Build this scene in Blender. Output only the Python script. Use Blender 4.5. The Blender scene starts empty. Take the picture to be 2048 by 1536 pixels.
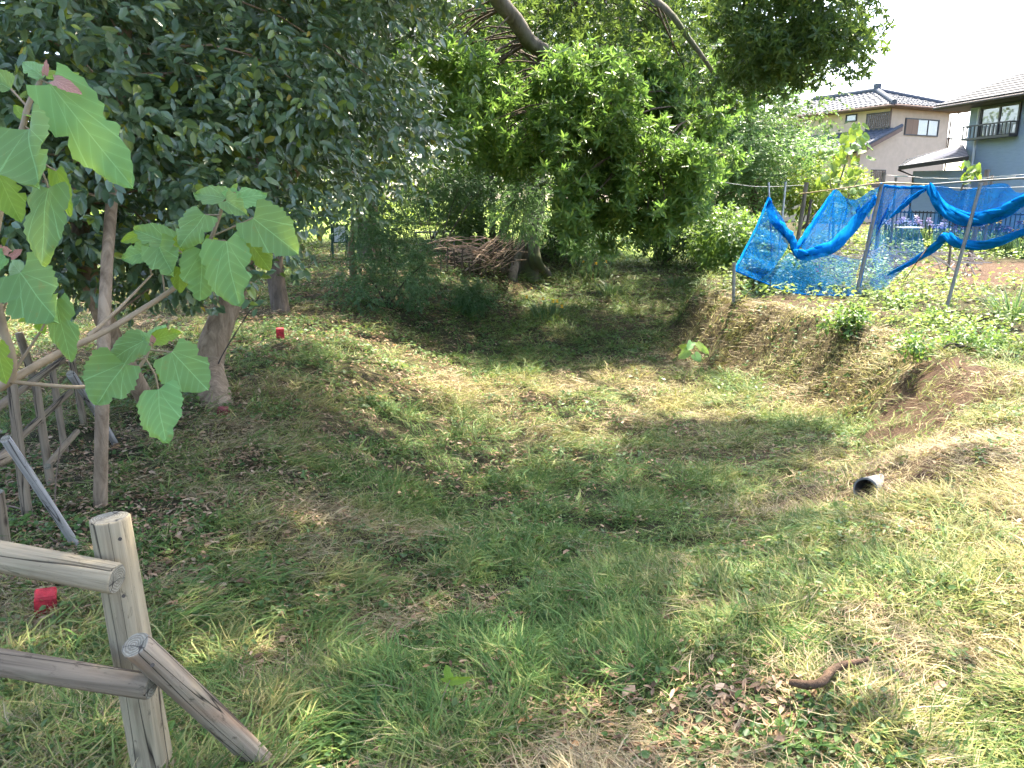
import bpy, math, random
import numpy as np
from mathutils import Vector, Matrix

# ------------------------------------------------------------------ camera, sky, sun, exposure
S = bpy.context.scene
COL = S.collection
CAMZ, PITCH, FPX = 1.6, math.radians(13.5), 1536.0      # FPX: focal length in pixels of the 2048 px wide photograph
cam = bpy.data.cameras.new('camera'); camo = bpy.data.objects.new('camera', cam); COL.objects.link(camo)
camo.location = (0, 0, CAMZ); camo.rotation_euler = (math.pi/2 - PITCH, 0, 0)
cam.sensor_width = 36; cam.lens = 27; cam.clip_start = 0.05; cam.clip_end = 2000
S.camera = camo
SUN_EL, SUN_AZ = math.radians(60), math.radians(25)     # azimuth from +Y towards +X
W = bpy.data.worlds.new('World'); S.world = W; W.use_nodes = True
wn = W.node_tree; bgn = wn.nodes['Background']
sky = wn.nodes.new('ShaderNodeTexSky'); sky.sky_type = 'NISHITA'; sky.sun_disc = False
sky.sun_elevation = SUN_EL; sky.sun_rotation = SUN_AZ; sky.air_density = 0.8; sky.dust_density = 3.0; sky.ozone_density = 0.3
wn.links.new(sky.outputs[0], bgn.inputs[0]); bgn.inputs[1].default_value = 0.15
sl = bpy.data.lights.new('sun', 'SUN'); sl.energy = 3.9; sl.angle = math.radians(0.6); sl.color = (1, .90, .72)
so = bpy.data.objects.new('sun', sl); COL.objects.link(so)
sd = Vector((math.sin(SUN_AZ)*math.cos(SUN_EL), math.cos(SUN_AZ)*math.cos(SUN_EL), math.sin(SUN_EL)))
so.rotation_euler = sd.to_track_quat('Z', 'Y').to_euler(); so.location = (0, 0, 30)
vs = S.view_settings; vs.view_transform = 'Standard'; vs.look = 'None'; vs.gamma = 1; vs.exposure = 2.68; vs.use_curve_mapping = False
S.render.engine = 'CYCLES'
S.cycles.use_adaptive_sampling = True; S.cycles.adaptive_threshold = .04
S.cycles.max_bounces = 6; S.cycles.diffuse_bounces = 4; S.cycles.glossy_bounces = 2; S.cycles.transmission_bounces = 4
S.cycles.transparent_max_bounces = 10; S.cycles.caustics_reflective = False; S.cycles.caustics_refractive = False

# ------------------------------------------------------------------ helpers
R_ = np.random.default_rng(7)
random.seed(5)
CP, SP = math.cos(PITCH), math.sin(PITCH)
def P(u, v, d):
    """world point seen at photo pixel (u, v) at depth d"""
    x = (u-1024)/FPX*d; yc = (768-v)/FPX*d
    return Vector((x, d*CP + yc*SP, CAMZ + yc*CP - d*SP))
def PN(u, v, d):
    u, v, d = np.asarray(u, float), np.asarray(v, float), np.asarray(d, float)
    x = (u-1024)/FPX*d; yc = (768-v)/FPX*d
    return np.stack([x, d*CP + yc*SP, CAMZ + yc*CP - d*SP], -1)
def project(p):
    p = np.asarray(p, float); r = p - np.array([0, 0, CAMZ])
    d = r[..., 1]*CP - r[..., 2]*SP; yc = r[..., 1]*SP + r[..., 2]*CP
    dd = np.where(np.abs(d) < 1e-3, 1e-3, d)
    return 1024 + r[..., 0]/dd*FPX, 768 - yc/dd*FPX, d
_grids = {}
def vnoise(x, y, scale, seed):
    x = np.asarray(x, float)/scale; y = np.asarray(y, float)/scale
    if seed not in _grids: _grids[seed] = np.random.default_rng(seed).random((64, 64))
    g = _grids[seed]; ix = np.floor(x).astype(int); iy = np.floor(y).astype(int)
    fx, fy = x-ix, y-iy; fx = fx*fx*(3-2*fx); fy = fy*fy*(3-2*fy)
    a, b = g[ix % 64, iy % 64], g[(ix+1) % 64, iy % 64]; c, d = g[ix % 64, (iy+1) % 64], g[(ix+1) % 64, (iy+1) % 64]
    return (a*(1-fx)+b*fx)*(1-fy) + (c*(1-fx)+d*fx)*fy
def fbm(x, y, s, seed): return .55*vnoise(x, y, s, seed) + .3*vnoise(x, y, s*.45, seed+1) + .15*vnoise(x, y, s*.2, seed+2)
def smooth(t): t = np.clip(t, 0, 1); return t*t*(3-2*t)

# terrain: a dry moat running away from the camera, a bank on either side
def xrt(y): return np.interp(y, [0, 2.2, 2.6, 4.3, 5.2, 7, 8.7, 10.2, 12.6, 14.5, 17, 20, 25, 32], [.2, 1.3, 1.7, 3.5, 4.1, 4.6, 4.85, 4.6, 3.75, 3.7, 4.4, 6, 9.5, 14])
def xfr(y): return np.interp(y, [0, 2.5, 3.6, 5.4, 6.5, 8, 10, 12.3, 14.5, 17, 20, 25, 32], [-1.6, -.6, .2, 2.0, 3.0, 3.6, 3.5, 2.75, 2.8, 3.6, 5.0, 8.2, 12])
def xfl(y): return np.interp(y, [0, 2.5, 3.6, 6, 8, 12, 16, 20, 25, 32], [-2.0, -1.2, -.4, -.1, -.1, -.3, .0, .8, 2.6, 6])
def xlt(y): return np.interp(y, [0, 2.5, 5, 7, 9, 12, 16, 20, 25, 32], [-3.0, -2.6, -2.3, -2.7, -2.9, -3.4, -3.2, -2.2, -.6, 2])
PX, PY = 2.34, 4.78                                      # where the drain pipe ends
def hgt(x, y):
    x = np.asarray(x, float); y = np.asarray(y, float)
    zb = np.interp(y, [1.0, 2.0, 3.0, 4.0, 5.2, 6.5, 8, 12, 25, 34, 45], [0, -.07, -.20, -.35, -.56, -.74, -.86, -.92, -.80, -.45, 0])
    zr = np.interp(y, [0, 10, 14, 22, 40], [0, 0, .03, .25, .4]); zl = np.interp(y, [0, 5, 12, 20, 40], [-.04, -.14, -.16, -.02, .3])
    tr = smooth((x-xfr(y))/(xrt(y)-xfr(y))); tl = smooth((xfl(y)-x)/(xfl(y)-xlt(y)))
    z = zb + (zr-zb)*tr + (zl-zb)*tl
    z = z + .15*np.exp(-(((x-PX-.50)/.42)**2+((y-PY-.22)/.40)**2))
    return z + .10*(fbm(x+50, y+50, 1.6, 11)-.5) + .09*(vnoise(x+9, y+50, .42, 14)-.5) + .045*(vnoise(x+31, y+12, .17, 17)-.5)
def hz(x, y): return float(hgt(x, y))
def G(u, v, sink=0.0):
    """where the ray through photo pixel (u, v) meets the ground"""
    a, b = 0.8, None; prev = a
    for d in np.concatenate([np.arange(.8, 16, .04), np.arange(16, 90, .2)]):
        p = P(u, v, float(d))
        if p.z < hz(p.x, p.y): b = float(d); break
        prev = float(d)
    if b is None: b = 60.
    for _ in range(18):
        m = (prev+b)/2; p = P(u, v, m)
        if p.z < hz(p.x, p.y): b = m
        else: prev = m
    p = P(u, v, b); p.z = hz(p.x, p.y) - sink; return p

ORG = {}
def link(o): COL.objects.link(o); return o
def tag(o, label=None, cat=None, group=None, kind=None):
    if label: o['label'] = label
    if cat: o['category'] = cat
    if group: o['group'] = group
    if kind: o['kind'] = kind
    return o
def thing(name, label, cat, loc, group=None):
    o = link(bpy.data.objects.new(name, None)); o.location = loc; o.empty_display_size = .1
    ORG[o.name] = Vector(loc); return tag(o, label, cat, group)
def mesh_obj(name, me, mat, parent=None, off=None):
    o = link(bpy.data.objects.new(name, me))
    if mat is not None and not me.materials:
        for m in (mat if isinstance(mat, (list, tuple)) else [mat]): me.materials.append(m)
    if parent is not None:
        o.parent = parent; ORG[o.name] = ORG[parent.name]
    return o
def build(name, V, F, mat, parent=None, smooth_=False, face_rnd=None, mats=None, origin=None, uv=None):
    """V: world verts (n,3); F: list of faces or (m,k) array; parts are stored relative to their thing"""
    V = np.array(V, dtype=np.float32).reshape(-1, 3)
    org = ORG[parent.name] if parent is not None else (Vector(origin) if origin is not None else None)
    if org is not None: V = V - np.array(org, dtype=np.float32)
    me = bpy.data.meshes.new(name)
    if isinstance(F, np.ndarray):
        n, k = F.shape
        me.vertices.add(len(V)); me.vertices.foreach_set('co', V.ravel())
        me.loops.add(n*k); me.loops.foreach_set('vertex_index', F.astype(np.int32).ravel())
        me.polygons.add(n); me.polygons.foreach_set('loop_start', np.arange(0, n*k, k, dtype=np.int32))
        me.update(calc_edges=True)
    else:
        me.from_pydata(V.tolist(), [], [list(f) for f in F]); me.update()
    if smooth_: me.polygons.foreach_set('use_smooth', np.ones(len(me.polygons), dtype=bool))
    if face_rnd is not None:
        a = me.attributes.new('rnd', 'FLOAT', 'FACE'); a.data.foreach_set('value', np.asarray(face_rnd, dtype=np.float32))
    if mats is not None: me.polygons.foreach_set('material_index', np.asarray(mats, dtype=np.int32))
    if uv is not None:
        l = me.uv_layers.new(name='uv'); vi = np.zeros(len(me.loops), dtype=np.int32); me.loops.foreach_get('vertex_index', vi)
        l.data.foreach_set('uv', np.asarray(uv, dtype=np.float32)[vi].ravel())
    o = mesh_obj(name, me, mat, parent)
    if parent is None and org is not None: o.location = org; ORG[o.name] = org
    return o
class MB:
    """collects simple solids into one mesh"""
    def __init__(s): s.v = []; s.f = []; s.m = []
    def add(s, vs, fs, mi=0):
        b = len(s.v); s.v += [tuple(p) for p in vs]; s.f += [tuple(i+b for i in f) for f in fs]; s.m += [mi]*len(fs); return s
    def hexa(s, lo, hi, mi=0):                               # two quads of four points, bottom and top
        return s.add(list(lo)+list(hi), [(3, 2, 1, 0), (4, 5, 6, 7), (0, 1, 5, 4), (1, 2, 6, 5), (2, 3, 7, 6), (3, 0, 4, 7)], mi)
    def box(s, o, ax, ay, az, x0, x1, y0, y1, z0, z1, mi=0):
        o = Vector(o); f = lambda x, y, z: o + Vector(ax)*x + Vector(ay)*y + Vector(az)*z
        return s.hexa([f(x0, y0, z0), f(x1, y0, z0), f(x1, y1, z0), f(x0, y1, z0)], [f(x0, y0, z1), f(x1, y0, z1), f(x1, y1, z1), f(x0, y1, z1)], mi)
    def tube(s, pts, rad, n=8, caps=True, mi=0, wob=0, capm=None, rng=random):
        pts = [Vector(p) for p in pts]; m = len(pts)
        rad = [rad]*m if not hasattr(rad, '__len__') else rad
        t = (pts[1]-pts[0]).normalized(); a = t.orthogonal().normalized(); b0 = len(s.v); vs = []
        for i, p in enumerate(pts):
            t2 = (pts[min(i+1, m-1)]-pts[max(i-1, 0)]).normalized()
            a = (a - t2*a.dot(t2)).normalized(); b = t2.cross(a)
            for k in range(n):
                th = 2*math.pi*k/n; r = rad[i]*(1+wob*(rng.random()-.5))
                vs.append(p + a*(math.cos(th)*r) + b*(math.sin(th)*r))
        fs = [(i*n+k, i*n+(k+1) % n, (i+1)*n+(k+1) % n, (i+1)*n+k) for i in range(m-1) for k in range(n)]
        s.add(vs, fs, mi)
        if caps:
            s.add(vs[:n], [tuple(range(n-1, -1, -1))], mi if capm is None else capm); s.add(vs[-n:], [tuple(range(n))], mi if capm is None else capm)
        return s
    def build(s, name, mat, parent=None, smooth_=False, **k):
        return build(name, s.v, s.f, mat, parent, smooth_, mats=s.m if any(s.m) else None, **k)
def curve(pts, n=24):
    """Catmull-Rom through pts"""
    pts = [Vector(p) for p in pts]; q = [2*pts[0]-pts[1]] + pts + [2*pts[-1]-pts[-2]]; out = []
    m = len(pts)-1
    for i in range(n+1):
        t = i/n*m; k = min(int(t), m-1); t -= k; a, b, c, d = q[k:k+4]
        out.append(.5*((2*b) + (c-a)*t + (2*a-5*b+4*c-d)*t*t + (3*b-a-3*c+d)*t*t*t))
    return out

# ------------------------------------------------------------------ materials
def nodes(name):
    m = bpy.data.materials.new(name); m.use_nodes = True; t = m.node_tree
    return m, t, t.nodes, t.links, t.nodes['Principled BSDF']
def ramp(t, stops, fac=None, interp='LINEAR'):
    r = t.nodes.new('ShaderNodeValToRGB'); e = r.color_ramp.elements; r.color_ramp.interpolation = interp
    while len(e) < len(stops): e.new(.5)
    for q, (p, c) in zip(e, stops): q.position = p; q.color = (*c, 1)
    if fac is not None: t.links.new(fac, r.inputs[0])
    return r
def noise(t, scale, detail=4, rough=.55, vec=None, dist=0):
    n = t.nodes.new('ShaderNodeTexNoise'); n.inputs['Scale'].default_value = scale; n.inputs['Detail'].default_value = detail
    n.inputs['Roughness'].default_value = rough; n.inputs['Distortion'].default_value = dist
    if vec is not None: t.links.new(vec, n.inputs['Vector'])
    return n
def mapping(t, scale=(1, 1, 1), out='Object', rot=(0, 0, 0)):
    c = t.nodes.new('ShaderNodeTexCoord'); m = t.nodes.new('ShaderNodeMapping'); m.inputs['Scale'].default_value = scale; m.inputs['Rotation'].default_value = rot
    t.links.new(c.outputs[out], m.inputs[0]); return m.outputs[0]
def mixc(t, a, b, fac, mode='MIX'):
    m = t.nodes.new('ShaderNodeMix'); m.data_type = 'RGBA'; m.blend_type = mode
    for sock, val in ((m.inputs[0], fac), (m.inputs[6], a), (m.inputs[7], b)):
        if isinstance(val, (int, float)): sock.default_value = val
        elif isinstance(val, tuple): sock.default_value = (*val, 1)
        else: t.links.new(val, sock)
    return m.outputs[2]
def bump(t, h, strength=.4, dist=.01):
    b = t.nodes.new('ShaderNodeBump'); b.inputs['Strength'].default_value = strength; b.inputs['Distance'].default_value = dist
    t.links.new(h, b.inputs['Height']); return b.outputs[0]
def plain(name, c, rough=.7, var=.25, scale=6, bmp=0, spec=.3, metal=0, vec='Object', stretch=(1, 1, 1)):
    m, t, n, l, b = nodes(name); v = mapping(t, stretch, vec); nz = noise(t, scale, 5, .6, v)
    dk = tuple(x*(1-var) for x in c); lt = tuple(min(1, x*(1+var)) for x in c)
    l.new(ramp(t, [(.3, dk), (.7, lt)], nz.outputs[0]).outputs[0], b.inputs['Base Color'])
    b.inputs['Roughness'].default_value = rough; b.inputs['Specular IOR Level'].default_value = spec; b.inputs['Metallic'].default_value = metal
    if bmp: l.new(bump(t, noise(t, scale*6, 4, .6, v).outputs[0], bmp, .01), b.inputs['Normal'])
    return m
def leafmat(name, stops, rough=.4, trans=.4, tcol=(.30, .42, .06), spec=.5, attr='GEOMETRY'):
    """leaf: colour by the per-leaf random attribute, light passes through the blade"""
    m, t, n, l, b = nodes(name)
    a = n.new('ShaderNodeAttribute'); a.attribute_name = 'rnd'
    oi = n.new('ShaderNodeObjectInfo')
    ad = n.new('ShaderNodeMath'); ad.operation = 'ADD'; l.new(a.outputs['Fac'], ad.inputs[0]); mu = n.new('ShaderNodeMath'); mu.operation = 'MULTIPLY'
    l.new(oi.outputs['Random'], mu.inputs[0]); mu.inputs[1].default_value = .0; l.new(mu.outputs[0], ad.inputs[1])
    c = ramp(t, stops, ad.outputs[0]).outputs[0]
    l.new(c, b.inputs['Base Color']); b.inputs['Roughness'].default_value = rough; b.inputs['Specular IOR Level'].default_value = spec
    tr = n.new('ShaderNodeBsdfTranslucent'); l.new(mixc(t, c, tcol, .55), tr.inputs[0])
    mx = n.new('ShaderNodeMixShader'); mx.inputs[0].default_value = trans
    l.new(b.outputs[0], mx.inputs[1]); l.new(tr.outputs[0], mx.inputs[2]); l.new(mx.outputs[0], n['Material Output'].inputs[0])
    return m
def bark(name, c1, c2, scale=5, stretch=.25, bmp=.6, moss=None):
    m, t, n, l, b = nodes(name); v = mapping(t, (1, 1, stretch)); nz = noise(t, scale*3, 6, .65, v, .6); big = noise(t, scale*.5, 3, .5, v)
    c = ramp(t, [(.3, c1), (.68, c2)], nz.outputs[0]).outputs[0]
    if moss: c = mixc(t, c, moss, ramp(t, [(.5, (0, 0, 0)), (.65, (.8, .8, .8))], big.outputs[0]).outputs[0])
    l.new(c, b.inputs['Base Color']); b.inputs['Roughness'].default_value = .85; b.inputs['Specular IOR Level'].default_value = .2
    l.new(bump(t, nz.outputs[0], bmp, .02), b.inputs['Normal']); return m
def rail_wood(name, c1, c2, axis_scale=1.2, stain=None):
    """weathered round timber: grain along local Z, long dark drying cracks, knots"""
    m, t, n, l, b = nodes(name)
    v = mapping(t, (26, 26, axis_scale)); g = noise(t, 2.2, 6, .6, v, .5)
    v2 = mapping(t, (15, 15, .55)); cr = noise(t, 1.0, 2, .5, v2, .2); v3 = mapping(t, (5, 5, 2.2)); bl = noise(t, 1.3, 4, .6, v3, .4)
    col = ramp(t, [(.25, c1), (.55, c2), (.8, tuple(x*1.25 for x in c2))], g.outputs[0]).outputs[0]
    col = mixc(t, col, tuple(x*.55 for x in c1), ramp(t, [(.55, (0, 0, 0)), (.75, (.6, .6, .6))], bl.outputs[0]).outputs[0])
    if stain: col = mixc(t, col, stain, ramp(t, [(.47, (0, 0, 0)), (.58, (.6, .6, .6))], noise(t, .7, 3, .5, mapping(t, (6, 6, 1.6)), .5).outputs[0]).outputs[0])
    b2 = noise(t, 3.2, 5, .7, mapping(t, (9, 9, 3.5)), .8); col = mixc(t, col, tuple(x*.5 for x in c1), ramp(t, [(.58, (0, 0, 0)), (.66, (.7, .7, .7))], b2.outputs[0]).outputs[0]); col = mixc(t, col, (.20, .22, .13), ramp(t, [(.5, (0, 0, 0)), (.7, (.35, .35, .35))], noise(t, 2.2, 4, .6, mapping(t, (4, 4, 1.5))).outputs[0]).outputs[0])
    kn = n.new('ShaderNodeTexVoronoi'); kn.inputs['Scale'].default_value = 1; l.new(mapping(t, (9, 9, 4.2)), kn.inputs[0]); col = mixc(t, col, (.035, .025, .018), ramp(t, [(.10, (1, 1, 1)), (.19, (0, 0, 0))], kn.outputs[0]).outputs[0])
    ck = ramp(t, [(.487, (0, 0, 0)), (.5, (1, 1, 1)), (.513, (0, 0, 0))], cr.outputs[0]).outputs[0]
    col = mixc(t, col, (.018, .014, .01), ck)
    l.new(col, b.inputs['Base Color']); b.inputs['Roughness'].default_value = .85; b.inputs['Specular IOR Level'].default_value = .2
    sb = n.new('ShaderNodeMath'); sb.operation = 'SUBTRACT'; l.new(g.outputs[0], sb.inputs[0]); l.new(ck, sb.inputs[1])
    l.new(bump(t, sb.outputs[0], .55, .006), b.inputs['Normal']); return m
def end_grain(name, c1, c2):
    m, t, n, l, b = nodes(name); v = mapping(t, (1, 1, 0)); w = n.new('ShaderNodeTexWave'); w.wave_type = 'RINGS'; w.rings_direction = 'SPHERICAL'
    w.inputs['Scale'].default_value = 48; w.inputs['Distortion'].default_value = 6; w.inputs['Detail'].default_value = 4; l.new(v, w.inputs[0])
    nz = noise(t, 60, 4, .6, v); col = mixc(t, ramp(t, [(.2, c1), (.8, c2)], w.outputs[1]).outputs[0], tuple(x*.6 for x in c1), ramp(t, [(.45, (0, 0, 0)), (.7, (.8, .8, .8))], nz.outputs[0]).outputs[0])
    vo = n.new('ShaderNodeTexNoise'); vo.inputs['Scale'].default_value = 14; vo.inputs['Detail'].default_value = 1; l.new(v, vo.inputs[0])
    col = mixc(t, col, (.02, .016, .012), ramp(t, [(.485, (0, 0, 0)), (.5, (1, 1, 1)), (.515, (0, 0, 0))], vo.outputs[0]).outputs[0])
    l.new(col, b.inputs['Base Color']); b.inputs['Roughness'].default_value = .9; l.new(bump(t, w.outputs[1], .3, .003), b.inputs['Normal']); return m

M = {}
M['camellia'] = leafmat('glossy_leaf', [(0, (.055, .105, .054)), (.45, (.102, .17, .086)), (.86, (.145, .21, .095)), (.93, (.20, .27, .04)), (.985, (.28, .33, .04)), (1, (.50, .33, .04))], .30, .32, (.20, .32, .04), .8)
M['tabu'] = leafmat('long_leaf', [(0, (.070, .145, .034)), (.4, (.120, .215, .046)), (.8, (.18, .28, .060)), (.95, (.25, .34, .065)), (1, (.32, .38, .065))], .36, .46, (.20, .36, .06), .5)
M['tabu_dark'] = leafmat('long_leaf_dark', [(0, (.035, .080, .025)), (.5, (.065, .125, .035)), (.9, (.10, .17, .045)), (1, (.20, .27, .05))], .40, .42, (.22, .32, .05), .45)  # darker copy of the long leaf
M['maple'] = leafmat('fine_leaf', [(0, (.065, .135, .045)), (.5, (.10, .19, .065)), (1, (.15, .25, .08))], .5, .45, (.24, .40, .10), .4)
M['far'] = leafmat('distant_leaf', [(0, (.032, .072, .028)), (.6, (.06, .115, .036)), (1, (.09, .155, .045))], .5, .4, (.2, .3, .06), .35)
M['shrub'] = leafmat('shrub_leaf', [(0, (.045, .105, .045)), (.6, (.075, .155, .06)), (1, (.12, .21, .085))], .45, .4, (.18, .32, .08), .45)
M['bright'] = leafmat('bright_leaf', [(0, (.10, .18, .03)), (.5, (.17, .27, .04)), (1, (.32, .38, .05))], .45, .45, (.40, .50, .06), .4)
M['fig'] = leafmat('broad_leaf', [(0, (.06, .13, .035)), (.6, (.10, .20, .05)), (1, (.16, .26, .06))], .42, .4, (.30, .45, .06), .5)
M['blade'] = leafmat('iris_blade', [(0, (.035, .085, .045)), (.6, (.06, .13, .06)), (1, (.10, .18, .07))], .45, .3, (.2, .34, .08), .4)
M['bark_pale'] = bark('pale_bark', (.12, .08, .048), (.36, .265, .175), 5, .35, .9)
M['bark_brown'] = bark('brown_bark', (.055, .042, .032), (.15, .115, .085), 4, .3, .7)
M['bark_grey'] = bark('grey_bark', (.07, .06, .05), (.19, .165, .135), 3, .25, .6, (.08, .10, .04))
M['twig'] = plain('dry_twig', (.16, .115, .08), .85, .4, 12, .3)
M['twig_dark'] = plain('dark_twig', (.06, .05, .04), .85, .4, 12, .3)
M['log'] = rail_wood('weathered_log', (.17, .135, .085), (.33, .27, .175))
M['log_stain'] = rail_wood('stained_log', (.16, .12, .085), (.29, .235, .17), 1.2, (.30, .12, .045))
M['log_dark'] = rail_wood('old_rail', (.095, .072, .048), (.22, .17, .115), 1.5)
M['log_grey'] = rail_wood('grey_pole', (.17, .16, .15), (.34, .32, .30), 1.5)
M['end'] = end_grain('log_end', (.17, .15, .11), (.26, .235, .175))
M['red'] = plain('red_paint', (.36, .022, .03), .7, .55, 22, .5)
M['red_dull'] = plain('faded_red_paint', (.24, .05, .055), .7, .3, 30, .3)
M['steel'] = plain('galvanised_pipe', (.34, .34, .33), .45, .2, 12, .1, .5, .55)
M['white'] = plain('white_paint', (.75, .75, .72), .5, .06, 5)
# ------------------------------------------------------------------ ground
def axis_coords(breaks):
    out = []
    for a, b, st in breaks: out += list(np.arange(a, b, st))
    return np.array(out + [breaks[-1][1]])
gx = axis_coords([(-500, -60, 40), (-60, -14, 2), (-14, -5, .5), (-5, 7, .09), (7, 20, .4), (20, 60, 2), (60, 500, 40)])
gy = axis_coords([(-60, -4, 8), (-4, 1, .5), (1, 14, .09), (14, 30, .25), (30, 60, 1), (60, 120, 6), (120, 900, 60)])
GX, GY = np.meshgrid(gx, gy); GZ = hgt(GX, GY)
nx, ny = len(gx), len(gy)
idx = np.arange(nx*ny).reshape(ny, nx)
Fq = np.stack([idx[:-1, :-1], idx[:-1, 1:], idx[1:, 1:], idx[1:, :-1]], -1).reshape(-1, 4)

def soil_zone(x, y):
    """bare earth: the tilled bed, the bank's scars and the trampled strip by the net"""
    bed = 1.3*smooth((x-8.2-.4*vnoise(x+30, y+4, .8, 35))/.5)*smooth((y-13.9)/.6)*smooth((18.6-y)/.8)*smooth((15-x)/3)
    scar = np.exp(-(((x-3.9)/.55)**2+((y-7.0)/.9)**2)) + .9*np.exp(-(((x-5.3)/.5)**2+((y-10.9)/.45)**2)) + .9*np.exp(-(((x-2.5)/.6)**2+((y-5.0)/.5)**2)) + .8*np.exp(-(((x-4.8)/1.2)**2+((y-12.3)/.5)**2)) + .7*np.exp(-(((x-2.5)/.5)**2+((y-6.2)/.6)**2)) + .7*np.exp(-(((x-2.2)/.9)**2+((y-11.2)/.35)**2))
    ax_, ay_, bx2, by2 = 2.35, 4.75, 4.5, 7.9; tt = np.clip(((x-ax_)*(bx2-ax_)+(y-ay_)*(by2-ay_))/((bx2-ax_)**2+(by2-ay_)**2), 0, 1)
    gully = np.exp(-(((x-ax_-tt*(bx2-ax_))**2+(y-ay_-tt*(by2-ay_))**2)/(.38+.12*tt)**2))
    scar = scar + 1.5*gully*smooth((fbm(x+61, y+44, .45, 91)-.30)/.2)
    return np.clip(bed + .75*scar*(.55+.9*fbm(x+20, y+20, .5, 31)), 0, 1)
def dry_zone(x, y):
    """how straw-coloured the mown ground is"""
    d = .27 + 1.3*(fbm(x+80, y+30, 1.3, 41)-.5) + .9*(fbm(x+3, y+7, .45, 44)-.5)
    d = d + .40*smooth((x-.2-(y-4)*.15)/2.2)*smooth((9-y)/3) + .55*np.exp(-(((x-.2)/1.6)**2+((y-10.3)/1.5)**2))
    d = d + .85*smooth((x-xfr(y)+.5)/1.0)*smooth((xrt(y)+.7-x)/.8)*smooth((y-7.5)/1.5)*smooth((15-y)/2)
    d = d + .12*smooth((2.9-y)/.6) + .25*smooth((x-1.6)/1.2)*smooth((4.6-y)/1.) - .30*smooth((y-14)/2)
    d = d + .30*smooth((x-1.5)/1.2)*smooth((7-y)/2)*smooth((fbm(x+2, y+5, .8, 95)-.4)/.15)
    d = d - .35*np.exp(-(((x-.3)/1.5)**2+((y-6.0)/1.6)**2))
    return np.clip(d, 0, 1)
def litter_zone(x, y):
    l = smooth((-.9-x+.12*(y-5))/1.4)*smooth((y-2.6)/.6)
    l = l*(.25+1.2*fbm(x+13, y+71, .8, 51))
    l = l + .55*smooth((fbm(x+33, y+61, .6, 54)-.53)/.1)*smooth((13-y)/3)
    return np.clip(l, 0, 1)

m, t, n, l, b = nodes('ground_soil')
a1 = n.new('ShaderNodeAttribute'); a1.attribute_name = 'soil'; a2 = n.new('ShaderNodeAttribute'); a2.attribute_name = 'dry'
v = mapping(t); nz = noise(t, 9, 6, .65, v); nf = noise(t, 55, 5, .7, v); nb = noise(t, .35, 3, .5, v)
gcol = ramp(t, [(.3, (.02, .024, .010)), (.5, (.045, .042, .022)), (.72, (.09, .075, .042))], nz.outputs[0]).outputs[0]  # base darkened so the gaps between blades read as shadow
scol = ramp(t, [(.25, (.045, .03, .02)), (.5, (.09, .058, .04)), (.75, (.16, .11, .075))], nf.outputs[0]).outputs[0]
far = ramp(t, [(.3, (.10, .17, .03)), (.6, (.20, .26, .06)), (.8, (.30, .30, .12))], nb.outputs[0]).outputs[0]
gcol = mixc(t, gcol, (.13, .10, .055), a2.outputs['Fac'])
a3 = n.new('ShaderNodeAttribute'); a3.attribute_name = 'field'
c = mixc(t, mixc(t, gcol, scol, a1.outputs['Fac']), far, a3.outputs['Fac'])
l.new(c, b.inputs['Base Color']); b.inputs['Roughness'].default_value = .95; b.inputs['Specular IOR Level'].default_value = .1
l.new(bump(t, nf.outputs[0], .9, .03), b.inputs['Normal'])
ground = build('ground', np.stack([GX, GY, GZ], -1).reshape(-1, 3), Fq, m, None, True)
tag(ground, kind='structure')
for nm, arr in (('soil', soil_zone(GX, GY)), ('dry', dry_zone(GX, GY)*.6), ('field', smooth((GY-26-.0*GX)/6)*smooth((14-GX)/6))):
    at = ground.data.attributes.new(nm, 'FLOAT', 'POINT'); at.data.foreach_set('value', np.asarray(arr, dtype=np.float32).ravel())

# ------------------------------------------------------------------ ground cover: every blade and leaf is geometry, one uncountable mass per kind
def groundmat(name, stops_a, stops_b, rough=.6, trans=.3, tcol=(.35, .4, .1)):
    """blade colour by blade (rnd), mixed between two palettes by how withered it is (tint)"""
    m, t, n, l, b = nodes(name); a = n.new('ShaderNodeAttribute'); a.attribute_name = 'rnd'
    i = n.new('ShaderNodeAttribute'); i.attribute_name = 'tint'
    c = mixc(t, ramp(t, stops_a, a.outputs['Fac']).outputs[0], ramp(t, stops_b, a.outputs['Fac']).outputs[0], i.outputs['Fac'])
    l.new(c, b.inputs['Base Color']); b.inputs['Roughness'].default_value = rough; b.inputs['Specular IOR Level'].default_value = .35
    tr = n.new('ShaderNodeBsdfTranslucent'); l.new(mixc(t, c, tcol, .35), tr.inputs[0]); mx = n.new('ShaderNodeMixShader'); mx.inputs[0].default_value = trans
    l.new(b.outputs[0], mx.inputs[1]); l.new(tr.outputs[0], mx.inputs[2]); l.new(mx.outputs[0], n['Material Output'].inputs[0]); return m
GR_ = groundmat; M['grass'] = groundmat('mown_blades', [(0, (.038, .10, .016)), (.55, (.078, .165, .028)), (.85, (.14, .225, .045)), (1, (.26, .26, .085))],
                       [(0, (.14, .15, .034)), (.4, (.27, .235, .070)), (1, (.44, .36, .14))], .6, .22)
M['straw'] = groundmat('cut_straw', [(0, (.18, .145, .065)), (.5, (.29, .24, .115)), (1, (.44, .37, .20))], [(0, (.17, .115, .06)), (.5, (.28, .205, .115)), (1, (.42, .33, .21))], .55, .2)
M['weed'] = groundmat('low_weed', [(0, (.032, .092, .027)), (.6, (.062, .142, .042)), (1, (.11, .205, .064))], [(0, (.10, .17, .03)), (.6, (.18, .27, .045)), (1, (.29, .37, .07))], .45, .45)
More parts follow.
